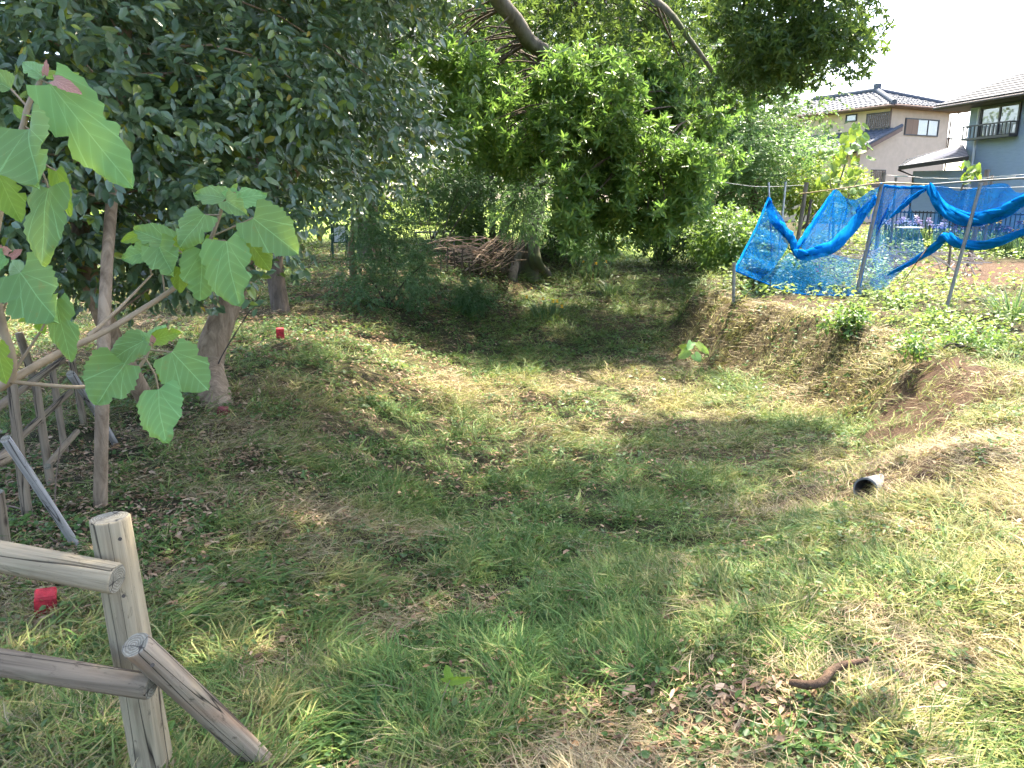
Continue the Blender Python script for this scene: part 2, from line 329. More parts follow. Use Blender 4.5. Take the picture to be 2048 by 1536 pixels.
M['litter'] = groundmat('dead_leaf', [(0, (.10, .055, .03)), (.4, (.24, .14, .075)), (.75, (.38, .25, .15)), (.93, (.50, .38, .26)), (1, (.50, .26, .06))], [(0, (.12, .07, .04)), (1, (.40, .28, .18))], .65, .15, (.4, .2, .08))
def set_attr(o, name, arr):
    a = o.data.attributes.new(name, 'FLOAT', 'FACE'); a.data.foreach_set('value', np.asarray(arr, dtype=np.float32))
def blade_mass(name, label, cat, mat, x, y, head, lay, lay2, L, w, tint, rng, lift=0.0):
    """thin blades: a diamond of two triangles bent at the middle, rooted on the ground"""
    n = len(x); z = hgt(x, y) - .004 + lift
    d1 = np.stack([np.cos(head)*np.sin(lay), np.sin(head)*np.sin(lay), np.cos(lay)], -1)
    h2 = head + rng.normal(0, .45, n); d2 = np.stack([np.cos(h2)*np.sin(lay2), np.sin(h2)*np.sin(lay2), np.cos(lay2)], -1)
    side = np.stack([-np.sin(head), np.cos(head), rng.normal(0, .55, n)], -1); side /= np.linalg.norm(side, axis=1)[:, None]
    base = np.stack([x, y, z], -1); mid = base + d1*(L*.5)[:, None]; tip = mid + d2*(L*.5)[:, None]
    mid[:, 2] = np.maximum(mid[:, 2], hgt(mid[:, 0], mid[:, 1])+.004); tip[:, 2] = np.maximum(tip[:, 2], hgt(tip[:, 0], tip[:, 1])+.003)
    V = np.stack([base, mid+side*w[:, None]*.5, mid-side*w[:, None]*.5, tip], 1).reshape(-1, 3)
    i = (np.arange(n)*4)[:, None]; F = np.concatenate([i+np.array([[0, 1, 2]]), i+np.array([[2, 1, 3]])], 0)
    rd = rng.random(n); o = build(name, V, F, mat, face_rnd=np.concatenate([rd, rd])); set_attr(o, 'tint', np.concatenate([tint, tint]))
    return tag(o, label, cat, None, 'stuff')
LEAF4 = np.array([(0, 0, 0), (.45, .5, .05), (1, 0, -.08), (.45, -.5, .05)])
LEAF6 = np.array([(0, 0, 0), (.32, .5, .05), (.72, .40, .02), (1, 0, -.10), (.72, -.40, .02), (.32, -.5, .05)])
def leaf_cloud(pos, axis, nrm, Ln, Wd, rng, curl=1.0, far=False):
    """6-vertex folded leaves at pos, along axis, facing nrm"""
    axis = axis/np.linalg.norm(axis, axis=1)[:, None]
    bt = np.cross(nrm, axis); bl = np.linalg.norm(bt, axis=1)[:, None]; bt = bt/np.where(bl < 1e-6, 1, bl); nn = np.cross(axis, bt)
    T = (LEAF4 if far else LEAF6)[None]; cu = (curl*rng.uniform(.3, 1.6, len(pos)))[:, None]
    V = pos[:, None] + axis[:, None]*(T[..., 0]*Ln[:, None])[..., None] + bt[:, None]*(T[..., 1]*Wd[:, None])[..., None] + nn[:, None]*(T[..., 2]*Ln[:, None]*cu)[..., None]
    if far:
        i = (np.arange(len(pos))*4)[:, None]; return V.reshape(-1, 3), np.concatenate([i+np.array([[0, 2, 1]]), i+np.array([[0, 3, 2]])], 0)
    i = (np.arange(len(pos))*6)[:, None]
    F = np.concatenate([i+np.array([[0, 3, 2, 1]]), i+np.array([[0, 5, 4, 3]])], 0)
    return V.reshape(-1, 3), F
def leaf_mass(name, label, cat, mat, x, y, lift, tilt, L, ratio, tint, rng):
    n = len(x); a = rng.uniform(0, 2*math.pi, n); nr = normals(x, y) + np.stack([rng.normal(0, tilt, n), rng.normal(0, tilt, n), np.zeros(n)], -1)
    ax = np.stack([np.cos(a), np.sin(a), rng.normal(0, tilt, n)], -1); nr /= np.linalg.norm(nr, axis=1)[:, None]; ax -= nr*(ax*nr).sum(1)[:, None]
    V, F = leaf_cloud(np.stack([x, y, hgt(x, y)+lift], -1), ax, nr, L, L*ratio, rng, 1.3); rd = rng.random(n)
    o = build(name, V, F, mat, face_rnd=np.concatenate([rd, rd])); set_attr(o, 'tint', np.concatenate([tint, tint])); return tag(o, label, cat, None, 'stuff')
def normals(x, y, e=.04):
    nx_ = (hgt(x-e, y)-hgt(x+e, y))/(2*e); ny_ = (hgt(x, y-e)-hgt(x, y+e))/(2*e); v = np.stack([nx_, ny_, np.ones_like(nx_)], -1)
    return v/np.linalg.norm(v, axis=1)[:, None]
def ground_points(N, d0, d1, pw, rng, margin=.6):
    q = rng.random(N)
    if abs(pw-1) < 1e-6: y = d0*(d1/d0)**q
    else: y = (d0**(1-pw) + q*(d1**(1-pw)-d0**(1-pw)))**(1/(1-pw))
    x = rng.uniform(-1, 1, N)*(.76*y+margin); return x, y
def clump(x, y, n, spread, rng):
    """n plants round every clump centre"""
    X = np.repeat(x, n); Y = np.repeat(y, n); th = rng.uniform(0, 6.2832, len(X)); r = np.repeat(spread, n)*np.sqrt(rng.random(len(X)))
    return X+np.cos(th)*r, Y+np.sin(th)*r
def garden_zone(x, y): return (x > xrt(y)+.15) & (y > 8.3)
rg = np.random.default_rng(21)
# green and yellowing blades
K = 13
x, y = ground_points(42000, 1.5, 34, 1.15, rg)
dz, sz, lz = dry_zone(x, y), soil_zone(x, y), litter_zone(x, y); gz = garden_zone(x, y); patch = fbm(x+5, y+15, .7, 61)
keep = (rg.random(len(x)) < (1-.85*sz)*(1-.55*lz)*np.where(gz, .20, 1)*(1-.25*dz)); x, y, dz, patch = x[keep], y[keep], dz[keep], patch[keep]
far_ = np.clip(y/5, .75, 6)**.6
size = rg.uniform(.6, 1.2, len(x))*far_*(.40+1.35*smooth((patch-.45)/.16)*(1-.5*dz))
hd = np.where(rg.random(len(x)) < .4, 12.6*fbm(x, y, 1.4, 71) + rg.normal(0, .4, len(x)), rg.uniform(0, 6.28, len(x)))
bx_, by_ = clump(x, y, K, .06*far_*1.15, rg); r_ = lambda a: np.repeat(a, K); nb = len(bx_)
ly = np.radians(rg.uniform(35, 90, nb)); ly2 = np.minimum(ly + .8*rg.random(nb), math.radians(98))
blade_mass('mown_grass', 'short mown grass, green and yellowing, covering the moat floor and banks', 'grass', M['grass'], bx_, by_, r_(hd)+rg.normal(0, .9, nb), ly, ly2,
           rg.uniform(.05, .155, nb)*r_(size), .0058*rg.uniform(.5, 1.5, nb)*r_(far_), np.clip(r_(dz)*1.15-.12+rg.normal(0, .2, nb), 0, 1), rg)
# loose straw
K = 9
x, y = ground_points(26000, 1.5, 26, 1.15, rg); dz, sz, lz = dry_zone(x, y), soil_zone(x, y), litter_zone(x, y)
keep = rg.random(len(x)) < np.clip(dz*1.15-.10, .05, 1)*np.where(garden_zone(x, y), .08, 1)*(1-.5*sz); x, y = x[keep], y[keep]
far_ = np.clip(y/5, .75, 6)**.55; hd = 12.6*fbm(x, y, 1.8, 72) + rg.normal(0, .4, len(x))
bx_, by_ = clump(x, y, K, .09*far_, rg); nb = len(bx_); ly = np.radians(rg.uniform(76, 93, nb))
blade_mass('cut_straw', 'loose pale cut hay lying over the mown slope', 'straw', M['straw'], bx_, by_, r_(hd)+rg.normal(0, .95, nb), ly, ly+rg.normal(.05, .08, nb),
           rg.uniform(.06, .26, nb)*r_(far_)**.7, .0036*rg.uniform(.6, 1.3, nb)*r_(far_), np.clip(rg.normal(.4, .3, nb), 0, 1), rg, .012+.03*rg.random(nb))
# heaps of freshly cut blades left by the mower
K = 52
x, y = ground_points(2600, 1.7, 15, 1.25, rg); hp_ = fbm(x+40, y+3, .55, 101); keep = (rg.random(len(x)) < smooth((hp_-.47)/.1)*np.where(garden_zone(x, y), 0, 1)*(1-.8*litter_zone(x, y))*(1-soil_zone(x, y))*.6*(np.hypot(x-PX, y-PY) > .55)); x, y = x[keep], y[keep]
far_ = np.clip(y/5, .8, 4)**.55; hd = 12.6*fbm(x+8, y, 1.1, 103) + rg.normal(0, .5, len(x)); bx_, by_ = clump(x, y, K, .13*far_, rg); nb = len(bx_)
rr_ = np.hypot(bx_-r_(x), by_-r_(y))/r_(.13*far_); ly = np.radians(rg.uniform(58, 92, nb))
blade_mass('grass_clippings', 'rough heaps of freshly cut long grass strewn over the moat floor', 'clippings', M['grass'], bx_, by_, r_(hd)+rg.normal(0, .7, nb), ly, ly+rg.uniform(0, .5, nb),
           rg.uniform(.10, .26, nb)*r_(far_)**.6, .0062*rg.uniform(.6, 1.4, nb)*r_(far_), np.clip(r_(dry_zone(x, y))*1.0-.15+r_(rg.normal(0, .25, len(x)))+rg.normal(0, .15, nb), 0, 1), rg, rg.uniform(0, 1, nb)*.085*(1-rr_**2)*r_(far_)**.4)
# low broad-leaved weeds: in the moat bottom and, yellower, across the garden
K = 8
x, y = ground_points(16500, 1.6, 30, 1.02, rg); gz = garden_zone(x, y); sz = soil_zone(x, y); dz = dry_zone(x, y)
wz = smooth((fbm(x+7, y+90, .9, 81)-.44)/.12)*(1-.7*dz) + .14; gw = .25+smooth((fbm(x+70, y+9, 1.1, 84)-.36)/.12)
keep = rg.random(len(x)) < np.where(gz, gw*(1-.92*sz), wz*(1-sz)); x, y, gz = x[keep], y[keep], gz[keep]
far_ = np.clip(y/5, .8, 6)**.6*np.where(gz, 1.25, 1); bx_, by_ = clump(x, y, K, .07*far_, rg); nb = len(bx_)
leaf_mass('low_weeds', 'low broad-leaved weeds growing through the grass and across the garden', 'weeds', M['weed'], bx_, by_, rg.uniform(.008, .06, nb)*r_(far_)*np.where(r_(gz), 1.7, 1), .45,
          rg.uniform(.016, .046, nb)*r_(far_), .6, np.where(r_(gz), rg.uniform(.5, 1, nb), rg.uniform(0, .3, nb)), rg)
# dead leaves
K = 5
x, y = ground_points(17000, 1.6, 24, 1.15, rg); lz = litter_zone(x, y)
keep = rg.random(len(x)) < np.clip(lz*1.05+.08, 0, 1)*np.where(garden_zone(x, y), .1, 1); x, y = x[keep], y[keep]
far_ = np.clip(y/5, .8, 6)**.5; bx_, by_ = clump(x, y, K, .12*far_, rg); nb = len(bx_)
leaf_mass('leaf_litter', 'brown dead leaves and bamboo sheaths littering the shaded left bank', 'leaf litter', M['litter'], bx_, by_, rg.uniform(.012, .035, nb), .22,
          rg.uniform(.018, .055, nb)*r_(far_), rg.uniform(.2, .55, nb), np.clip(rg.normal(.3, .25, nb), 0, 1), rg)
# ------------------------------------------------------------------ houses
ZUP = Vector((0, 0, 1))
def az(deg): a = math.radians(deg); return Vector((math.sin(a), math.cos(a), 0))
def ulen(o, d, u):
    """how far along d from o one must go to reach photo column u"""
    r = o - Vector((0, 0, CAMZ)); k = (u-1024)/FPX
    # (o+t d).x = k * depth ; depth = y cp - z sp
    return (k*(r.y*CP - r.z*SP) - r.x)/(d.x - k*(d.y*CP - d.z*SP))
M['stucco'] = plain('beige_stucco', (.60, .46, .34), .9, .07, 3, .15, .2)
M['siding'] = plain('blue_grey_siding', (.30, .37, .45), .8, .06, 4, .2, .25, 0, 'Object', (1, 1, 6))
M['kawara'] = plain('clay_roof_tile', (.095, .105, .125), .75, .35, 14, .1, .15)
M['slate'] = plain('slate_shingle', (.046, .051, .060), .75, .4, 7, .2, .2)
M['fascia'] = plain('dark_brown_trim', (.045, .035, .03), .5, .2, 5)
M['trim'] = plain('brown_eave_board', (.20, .13, .10), .7, .15, 5)
M['shutter'] = plain('shutter_box', (.24, .14, .085), .55, .12, 3, 0, .4, 0, 'Object', (1, 1, .1))
M['frame'] = plain('dark_window_frame', (.035, .033, .035), .4, .1, 5, 0, .5)
M['curtain'] = plain('lace_curtain', (.55, .57, .58), .8, .12, 9, 0, .2, 0, 'Object', (6, 6, .3))
M['pipe_white'] = plain('drain_pipe', (.6, .62, .64), .4, .06, 5, 0, .4)
m, t, n, l, b = nodes('window_glass'); gt = n.new('ShaderNodeBsdfTransparent'); gg = n.new('ShaderNodeBsdfGlossy'); gg.inputs['Roughness'].default_value = .03; gm = n.new('ShaderNodeMixShader'); gm.inputs[0].default_value = .14
l.new(gt.outputs[0], gm.inputs[1]); l.new(gg.outputs[0], gm.inputs[2]); l.new(gm.outputs[0], n['Material Output'].inputs[0]); M['glass'] = m

def wall_box(name, mat, root, o, e, w, depth, z0, z1, inward):
    return MB().box(o, e, inward, ZUP, 0, w, 0, depth, z0, z1).build(name, mat, root)
def window(root, o, e, out, x0, x1, z0, z1, panes=2, fr=.05, curtain=True, shutter=0, lattice=0):
    """a sliding window standing 3 cm proud of the wall: frame, panes, curtain, optional shutter box or lattice"""
    f = MB(); B = lambda a, b_, c, d_, y0=.0, y1=.06: f.box(o, e, out, ZUP, a, b_, y0, y1, c, d_)
    B(x0, x1, z0-fr, z0); B(x0, x1, z1, z1+fr); B(x0-fr, x0, z0-fr, z1+fr); B(x1, x1+fr, z0-fr, z1+fr)
    px0 = x0 + shutter
    for k in range(1, panes): xm = px0+(x1-px0)*k/panes; B(xm-fr*.45, xm+fr*.45, z0, z1, .005, .055)
    fo = f.build('window', M['frame'], root)
    if shutter:
        for k in range(2): MB().box(o, e, out, ZUP, x0+shutter*k/2+.006, x0+shutter*(k+1)/2-.006, .004, .07, z0+.002, z1-.002).build('shutter_board', M['shutter'], fo)
    for k in range(panes):
        a = px0+(x1-px0)*k/panes; c = px0+(x1-px0)*(k+1)/panes
        MB().box(o, e, out, ZUP, a+.02, c-.02, .022, .030, z0+.002, z1-.002).build('pane', M['glass'], fo)
    if curtain: MB().box(o, e, out, ZUP, px0+.02, x1-.02, .004, .010, z0+.004, z1-.004).build('curtain', M['curtain'] if not lattice else M['frame'], fo)
    for k in range(lattice):
        a = x0+(x1-x0)*(k+.5)/lattice; MB().box(o, e, out, ZUP, a-.022, a+.022, .062, .085, z0-.02, z1+.02).build('lattice_bar', M['trim'], fo)
    return fo
def tile_plane(root, E0, E1, T0, T1, name, width=.30, course=.32, mat=None):
    """roof slope with eave E0-E1 and top T0-T1: deck, then one column of stepped round tiles after another"""
    E0, E1, T0, T1 = map(Vector, (E0, E1, T0, T1)); nrm = (E1-E0).cross(T0-E0).normalized()
    if nrm.z < 0: nrm = -nrm
    MBd = MB(); MBd.hexa([p - nrm*.10 for p in (E0, E1, T1, T0)], [p - nrm*.004 for p in (E0, E1, T1, T0)]); deck = MBd.build(name, M['fascia'], root)
    e = (E1-E0).normalized(); Lw = (E1-E0).length; s = (T0-E0) - e*(T0-E0).dot(e); H = s.length; s = s/H
    a0 = (T0-E0).dot(e); a1 = (T1-E0).dot(e); nc = max(1, int(Lw/width))
    for k in range(nc):
        xm = (k+.5)*Lw/nc; w2 = Lw/nc/2
        h = H if a0 <= xm <= a1 else (H*xm/a0 if xm < a0 else H*(Lw-xm)/(Lw-a1))
        q = max(1, int(h/course)); vs = []; fs = []; NP = 5
        for j in range(q):
            y0, y1 = h*j/q, h*(j+1)/q + .02; base = len(vs)
            for yy, lift in ((y0, .035), (y1, .005)):
                for i in range(NP):
                    f = i/(NP-1); xx = xm + (f*2-1)*w2*.995; zz = lift + .055*math.sin(math.pi*min(1, f*1.45)) if f < .69 else lift - .0 + .01*math.sin(math.pi*(f-.69)/.31)
                    vs.append(E0 + e*xx + s*yy + nrm*zz)
            fs += [(base+i, base+i+1, base+NP+i+1, base+NP+i) for i in range(NP-1)]
            vs += [E0 + e*(xm-w2*.995) + s*y0, E0 + e*(xm+w2*.995) + s*y0]; fs.append((base+2*NP, base+2*NP+1) + tuple(base+i for i in range(NP-1, -1, -1)))
        build('roof_tile', vs, fs, mat or M['kawara'], deck, False)
    return deck
def ridge(root, a, b_, r=.12, mat=None): return MB().tube([a, b_], r, 8).build('ridge_cap', mat or M['kawara'], root, True)

def beige_house():
    e1, e2 = az(63), az(-27); out1 = -e2; out2 = -e1                 # e1: along the wall facing us, e2: along the receding left wall
    C = P(1783, 214, 40.); zt = C.z; gz_ = .35; C = Vector((C.x, C.y, gz_)); H = zt - gz_
    w1 = ulen(C + ZUP*H*.8, e1, 1895); w2 = 9.0
    root = thing('house', 'beige stucco two-storey house with grey tiled hip roof behind the garden', 'house', C)
    MB().box(C, e1, e2, ZUP, 0, w1, 0, w2, 0, H).build('wall', M['stucco'], root)
    # ground floor reaches further left; its gable edge slopes down
    xl = -ulen(C+ZUP*2.5, -e1, 1716); zA = P(1795, 262, 40).z - gz_; zB = P(1716, 296, 39.).z - gz_
    f = lambda x, y, z: C + e1*x + e2*y + ZUP*z
    MB().hexa([f(xl, -.012, 0), f(.25, -.012, 0), f(.25, 5, 0), f(xl, 5, 0)], [f(xl, -.012, zB), f(.25, -.012, zA), f(.25, 5, zA), f(xl, 5, zB)]).build('lower_wall', M['stucco'], root)
    sl_ = (zA-zB)/(.25-xl); xo = xl-.7
    r2 = tile_plane(root, f(xo, 5.5, zB-.7*sl_+.12), f(xo, -.35, zB-.7*sl_+.12), f(.0, 5.5, zA+.12), f(.0, -.35, zA+.12), 'lower_roof')
    MB().hexa([f(xo, -.39, zB-.7*sl_-.10), f(.55, -.39, zA+.3*sl_-.10), f(.55, -.35, zA+.3*sl_-.10), f(xo, -.35, zB-.7*sl_-.10)], [f(xo, -.39, zB-.7*sl_+.13), f(.55, -.39, zA+.3*sl_+.13), f(.55, -.35, zA+.3*sl_+.13), f(xo, -.35, zB-.7*sl_+.13)]).build('barge_board', M['trim'], r2)
    ridge(r2, f(xo, -.33, zB-.7*sl_+.18), f(.55, -.33, zA+.3*sl_+.18), .09)
    # upper hip roof
    ov = .62; zo = H+.06; rise = 1.02; hx = w1/2
    A, B_, Cc, D = f(-ov, -ov, zo), f(w1+ov, -ov, zo), f(w1+ov, w2+ov, zo), f(-ov, w2+ov, zo)
    R0, R1 = f(hx-.9, hx-.2, zo+rise), f(hx-.9, w2-hx, zo+rise)
    MB().hexa([p + ZUP*-.12 for p in (A, B_, Cc, D)], [p + ZUP*-.03 for p in (A, B_, Cc, D)]).build('eave_board', M['trim'], root)
    tile_plane(root, A, B_, R0, R0, 'roof'); s_ = tile_plane(root, D, A, R1, R0, 'roof')
    build('roof', [B_, Cc, R1, R0, D], [(0, 1, 2, 3), (1, 4, 2)], M['kawara'], root)
    up = ZUP*.10
    for a, c in ((A, R0), (B_, R0), (R0, R1)): ridge(s_, a+up, c+up, .13)
    MB().box(R0, e1, e2, ZUP, -.14, .14, -.14, .14, 0, .42).build('ridge_ornament', M['kawara'], s_)
    for a, c, o_ in ((A, B_, -e2), (D, A, -e1)):
        MB().tube([a+o_*.05-ZUP*.05, c+o_*.05-ZUP*.05], .055, 8).build('gutter', M['trim'], root, True)
    MB().tube([f(-.06, -.06, H-.02), f(-.06, -.06, zA+.25)], .04, 6).build('downpipe', M['trim'], root, True)
    MB().tube([f(w1+.05, -ov, H-.06), f(w1+.06, -.06, H-.35), f(w1+.06, -.06, 0)], .04, 6).build('downpipe', M['trim'], root, True)
    z = lambda u, v: P(u, v, 40.9).z - gz_
    xw = lambda u: ulen(C + ZUP*4.5, e1, u)
    window(root, f(0, -.003, 0), e1, out1, xw(1808), xw(1872), z(1840, 268), z(1840, 239), 2, .06, True, shutter=(xw(1832)-xw(1808)))
    window(root, f(0, -.016, 0), e1, out1, xl+ (xw(1750)-xl if xw(1750) > xl else .9), xl+ (xw(1776)-xl if xw(1776) > xl else 1.9), z(1760, 372), z(1760, 342), 1, .05, True, lattice=7)
    lw = lambda u, d: -ulen(C+ZUP*5, -e2, u)
    y1_, y0_ = ulen(C+ZUP*5, e2, 1734), ulen(C+ZUP*5, e2, 1779)
    window(root, f(-.003, 0, 0), e2, out2, y0_, y1_, z(1760, 256), z(1760, 229), 1, .07, True, lattice=12)
    y3_ = ulen(C+ZUP*5, e2, 1692); y2_ = ulen(C+ZUP*5, e2, 1710)
    window(root, f(-.003, 0, 0), e2, out2, y2_, y3_, z(1700, 240)+.1, z(1700, 226), 1, .07, True)
    # small far roof over the entrance and the balcony on the right side
    tile_plane(root, f(-2.6, 12., zA-.35), f(-2.6, 5.9, zA-.35), f(-.02, 12., zA+.55), f(-.02, 5.9, zA+.55), 'porch_roof')
    bal = MB().box(f(w1, .6, 0), e1, e2, ZUP, .005, 1.5, 0, 3.0, z(1890, 302), z(1890, 302)+.12).build('balcony', M['frame'], root)
    zb_ = z(1890, 300); zt_ = z(1890, 268)
    for a, c in ((0, 1.5),): MB().box(f(w1, .6, 0), e1, e2, ZUP, .005, 1.5, .0, .05, zt_-.06, zt_).build('rail', M['frame'], bal)
    for k in range(9): MB().box(f(w1, .6, 0), e1, e2, ZUP, .02+k*.18, .055+k*.18, .008, .042, zb_, zt_-.062).build('baluster', M['frame'], bal)
    for k in (1.5,): MB().box(f(w1, .6, 0), e1, e2, ZUP, 1.455, 1.5, .052, 3.0, zt_-.06, zt_).build('rail', M['frame'], bal)
    return root
beige_house()

def grey_house():
    ew = az(170); inn = az(80); out = -inn                           # ew: along the visible wall towards us
    C0 = P(1943, 208, 29.); gz_ = .35; H = C0.z-gz_; C = Vector((C0.x, C0.y, gz_)); f = lambda x, y, z: C + ew*x + inn*y + ZUP*z
    root = thing('house', 'blue-grey sided house with slate roof at the right edge', 'house', C); w = 8.0
    wl = MB().box(C, ew, inn, ZUP, 0, w, 0, 7, 0, H).build('wall', M['siding'], root)
    ov = .85; zo = H+.0; pitch = .47
    A, B_ = f(-ov, -ov, zo), f(w+ov, -ov, zo); R0, R1 = f(2.2, 3.6, zo+pitch*4.4), f(w-1, 3.6, zo+pitch*4.4); Cc, D = f(w+ov, 8, zo), f(-ov, 8, zo)
    rf = MB(); rf.add([p-ZUP*.16 for p in (A, B_, Cc, D)] + [A, B_, Cc, D], [(3, 2, 1, 0), (0, 1, 5, 4), (1, 2, 6, 5), (2, 3, 7, 6), (3, 0, 4, 7)])
    rf.add([A, B_, Cc, D, R0, R1], [(0, 1, 5, 4), (1, 2, 5), (2, 3, 4, 5), (3, 0, 4)]); ro = rf.build('roof', M['fascia'], root)
    nrm = (B_-A).cross(R0-A).normalized(); nrm = nrm if nrm.z > 0 else -nrm
    n2 = (A-D).cross(R0-A).normalized(); n2 = n2 if n2.z > 0 else -n2
    for (e0, e1_, t0, t1, nn) in ((A, B_, R0, R1, nrm), (D, A, R0, R0, n2)):
        q = 16
        for k in range(q):
            a, c = k/q, (k+1)/q+.012; p = [e0.lerp(t0, a), e1_.lerp(t1, a), e1_.lerp(t1, min(c, .999)), e0.lerp(t0, min(c, .999))]
            MB().hexa([p[0]+nn*.004, p[1]+nn*.004, p[2]+nn*.004, p[3]+nn*.004], [p[0]+nn*.034, p[1]+nn*.034, p[2]+nn*.012, p[3]+nn*.012]).build('shingle_course', M['slate'], ro)
    x1 = ulen(C+ZUP*4, ew, 1965); x2 = ulen(C+ZUP*4, ew, 2038); zz = lambda v: P(2000, v, 27.6).z - gz_
    wn_ = window(root, f(0, -.024, 0), ew, out, x1, x2, zz(268), zz(214), 2, .08)
    # window balcony
    bal = MB().box(f(0, -.03, 0), ew, out, ZUP, x1-.45, x2+.15, .07, .42, zz(276), zz(276)+.08).build('window_balcony', M['frame'], root)
    for a in (.38, ): MB().box(f(0, -.03, 0), ew, out, ZUP, x1-.45, x2+.15, .36, .42, zz(246)-.05, zz(246)).build('rail', M['frame'], bal)
    nb = 13
    for k in range(nb):
        a = x1-.42+(x2-x1+.54)*k/(nb-1); MB().box(f(0, -.03, 0), ew, out, ZUP, a-.015, a+.015, .372, .408, zz(276)+.081, zz(246)-.051).build('baluster', M['frame'], bal)
    for a in (x1-.45, x2+.11): MB().box(f(0, -.03, 0), ew, out, ZUP, a, a+.04, .07, .36, zz(246)-.05, zz(246)).build('side_rail', M['frame'], bal)
    xd = ulen(C+ZUP*3, ew, 1948); MB().tube([f(xd+.1, -.09, zz(212)), f(xd+.1, -.09, 0)], .05, 8).build('downpipe', M['pipe_white'], root, True)
    MB().tube([A+out*.06-ZUP*.1, B_+out*.06-ZUP*.1], .06, 8).build('gutter', M['fascia'], root, True)
    # single-storey annex in front of the far corner
    zf = lambda p: p.z - gz_
    E1, E2, T1 = P(1797, 334, 29.5), P(1938, 314, 27.2), P(1926, 288, 30.0); T0 = P(1815, 318, 33.); E3 = P(1700, 345, 35)
    an = MB(); nn = ZUP*.12
    an.add([E1, E2, T1, T0] + [p-nn for p in (E1, E2, T1, T0)], [(0, 1, 2, 3), (7, 6, 5, 4), (0, 4, 5, 1), (1, 5, 6, 2), (2, 6, 7, 3), (3, 7, 4, 0)]); ao = an.build('annex_roof', M['fascia'], root)
    pn = (E2-E1).cross(T1-E1).normalized(); pn = pn if pn.z > 0 else -pn
    for k in range(9):
        a, c = k/9, min((k+1)/9+.02, .999); p = [E1.lerp(T0, a), E2.lerp(T1, a), E2.lerp(T1, c), E1.lerp(T0, c)]
        MB().hexa([q+pn*.004 for q in p], [p[0]+pn*.034, p[1]+pn*.034, p[2]+pn*.014, p[3]+pn*.014]).build('shingle_course', M['slate'], ao)
    W1, W2 = P(1826, 345, 29.8), P(1930, 332, 28.6)
    ed = (W2-W1); ed.z = 0; inn2 = ed.normalized().cross(ZUP); inn2 = inn2 if inn2.y > 0 else -inn2; g0 = lambda p: Vector((p.x, p.y, gz_-.3)); zt = min(W1.z, W2.z)+.05
    g1 = lambda p: Vector((p.x, p.y, zt))
    MB().hexa([g0(W1), g0(W2), g0(W2+inn2*.6), g0(W1+inn2*.6)], [g1(W1), g1(W2), g1(W2+inn2*.6), g1(W1+inn2*.6)]).build('annex_wall', M['siding'], root)
    MB().tube([E1-ZUP*.1, P(1826, 352, 29.7), Vector((W1.x, W1.y-.1, gz_))], .035, 6).build('downpipe', M['fascia'], root, True)
    return root
grey_house()
# ------------------------------------------------------------------ trees and shrubs
def unit(v): return v/np.linalg.norm(v, axis=-1, keepdims=True)
def in_poly(u, v, poly):
    p = np.array(poly, float); ins = np.zeros(len(u), bool); j = len(p)-1
    for i in range(len(p)):
        c = ((p[i, 1] > v) != (p[j, 1] > v)) & (u < (p[j, 0]-p[i, 0])*(v-p[i, 1])/(p[j, 1]-p[i, 1]+1e-9)+p[i, 0]); ins ^= c; j = i
    return ins
def sample_poly(poly, N, rng):
    p = np.array(poly, float); lo, hi = p.min(0), p.max(0); U = np.zeros(0); Vv = np.zeros(0)
    while len(U) < N:
        u = rng.uniform(lo[0], hi[0], N*2); v = rng.uniform(lo[1], hi[1], N*2); k = in_poly(u, v, poly); U = np.concatenate([U, u[k]]); Vv = np.concatenate([Vv, v[k]])
    return U[:N], Vv[:N]
def perp(d, rng):
    r = rng.normal(size=d.shape); r -= d*(r*d).sum(-1, keepdims=True); return unit(r)
def sprays(p, d, n, twig, L, ratio, rng, droop=.5, fwd=.6, face=(0, 0, .75)):
    """leaves alternate along a twig and droop"""
    P_, A_, N_, L_, W_ = [], [], [], [], []
    s0 = perp(d, rng); s0[:, 2] *= .35; s0 = unit(s0)
    for j in range(n):
        f = (j+.6)/n; side = s0*(1 if j % 2 else -1) + rng.normal(0, .35, p.shape)
        ax = unit(d*(fwd+.8*f) + side*.9 + np.array([0, 0, -1])*droop*rng.uniform(.3, 1.5, (len(p), 1)))
        nr = unit(np.array(face) + d*.45 + rng.normal(0, .38, p.shape))
        P_.append(p + d*(twig*f)[:, None] + rng.normal(0, .006, p.shape)); A_.append(ax); N_.append(nr)
        l_ = L*rng.uniform(.65, 1.15, len(p)); L_.append(l_); W_.append(l_*ratio*rng.uniform(.85, 1.15, len(p)))
    return np.concatenate(P_), np.concatenate(A_), np.concatenate(N_), np.concatenate(L_), np.concatenate(W_)
def whorls(p, d, n, L, ratio, rng, a=(30, 88)):
    """leaves bunched round the twig end"""
    P_, A_, N_, L_, W_ = [], [], [], [], []
    s0 = perp(d, rng); s1 = np.cross(d, s0)
    for j in range(n):
        th = j*2.4 + rng.normal(0, .25, len(p)); al = np.radians(a[0]+(a[1]-a[0])*((j+.5)/n)) + rng.normal(0, .14, len(p))
        r = s0*np.cos(th)[:, None] + s1*np.sin(th)[:, None]
        ax = unit(d*np.cos(al)[:, None] + r*np.sin(al)[:, None] + np.array([0, 0, -.16]))
        nr = unit(d*np.sin(al)[:, None] - r*np.cos(al)[:, None] + rng.normal(0, .12, p.shape))
        P_.append(p - d*(L*.25*(j/n))[:, None]); A_.append(ax); N_.append(nr); l_ = L*rng.uniform(.7, 1.1, len(p)); L_.append(l_); W_.append(l_*ratio)
    return np.concatenate(P_), np.concatenate(A_), np.concatenate(N_), np.concatenate(L_), np.concatenate(W_)
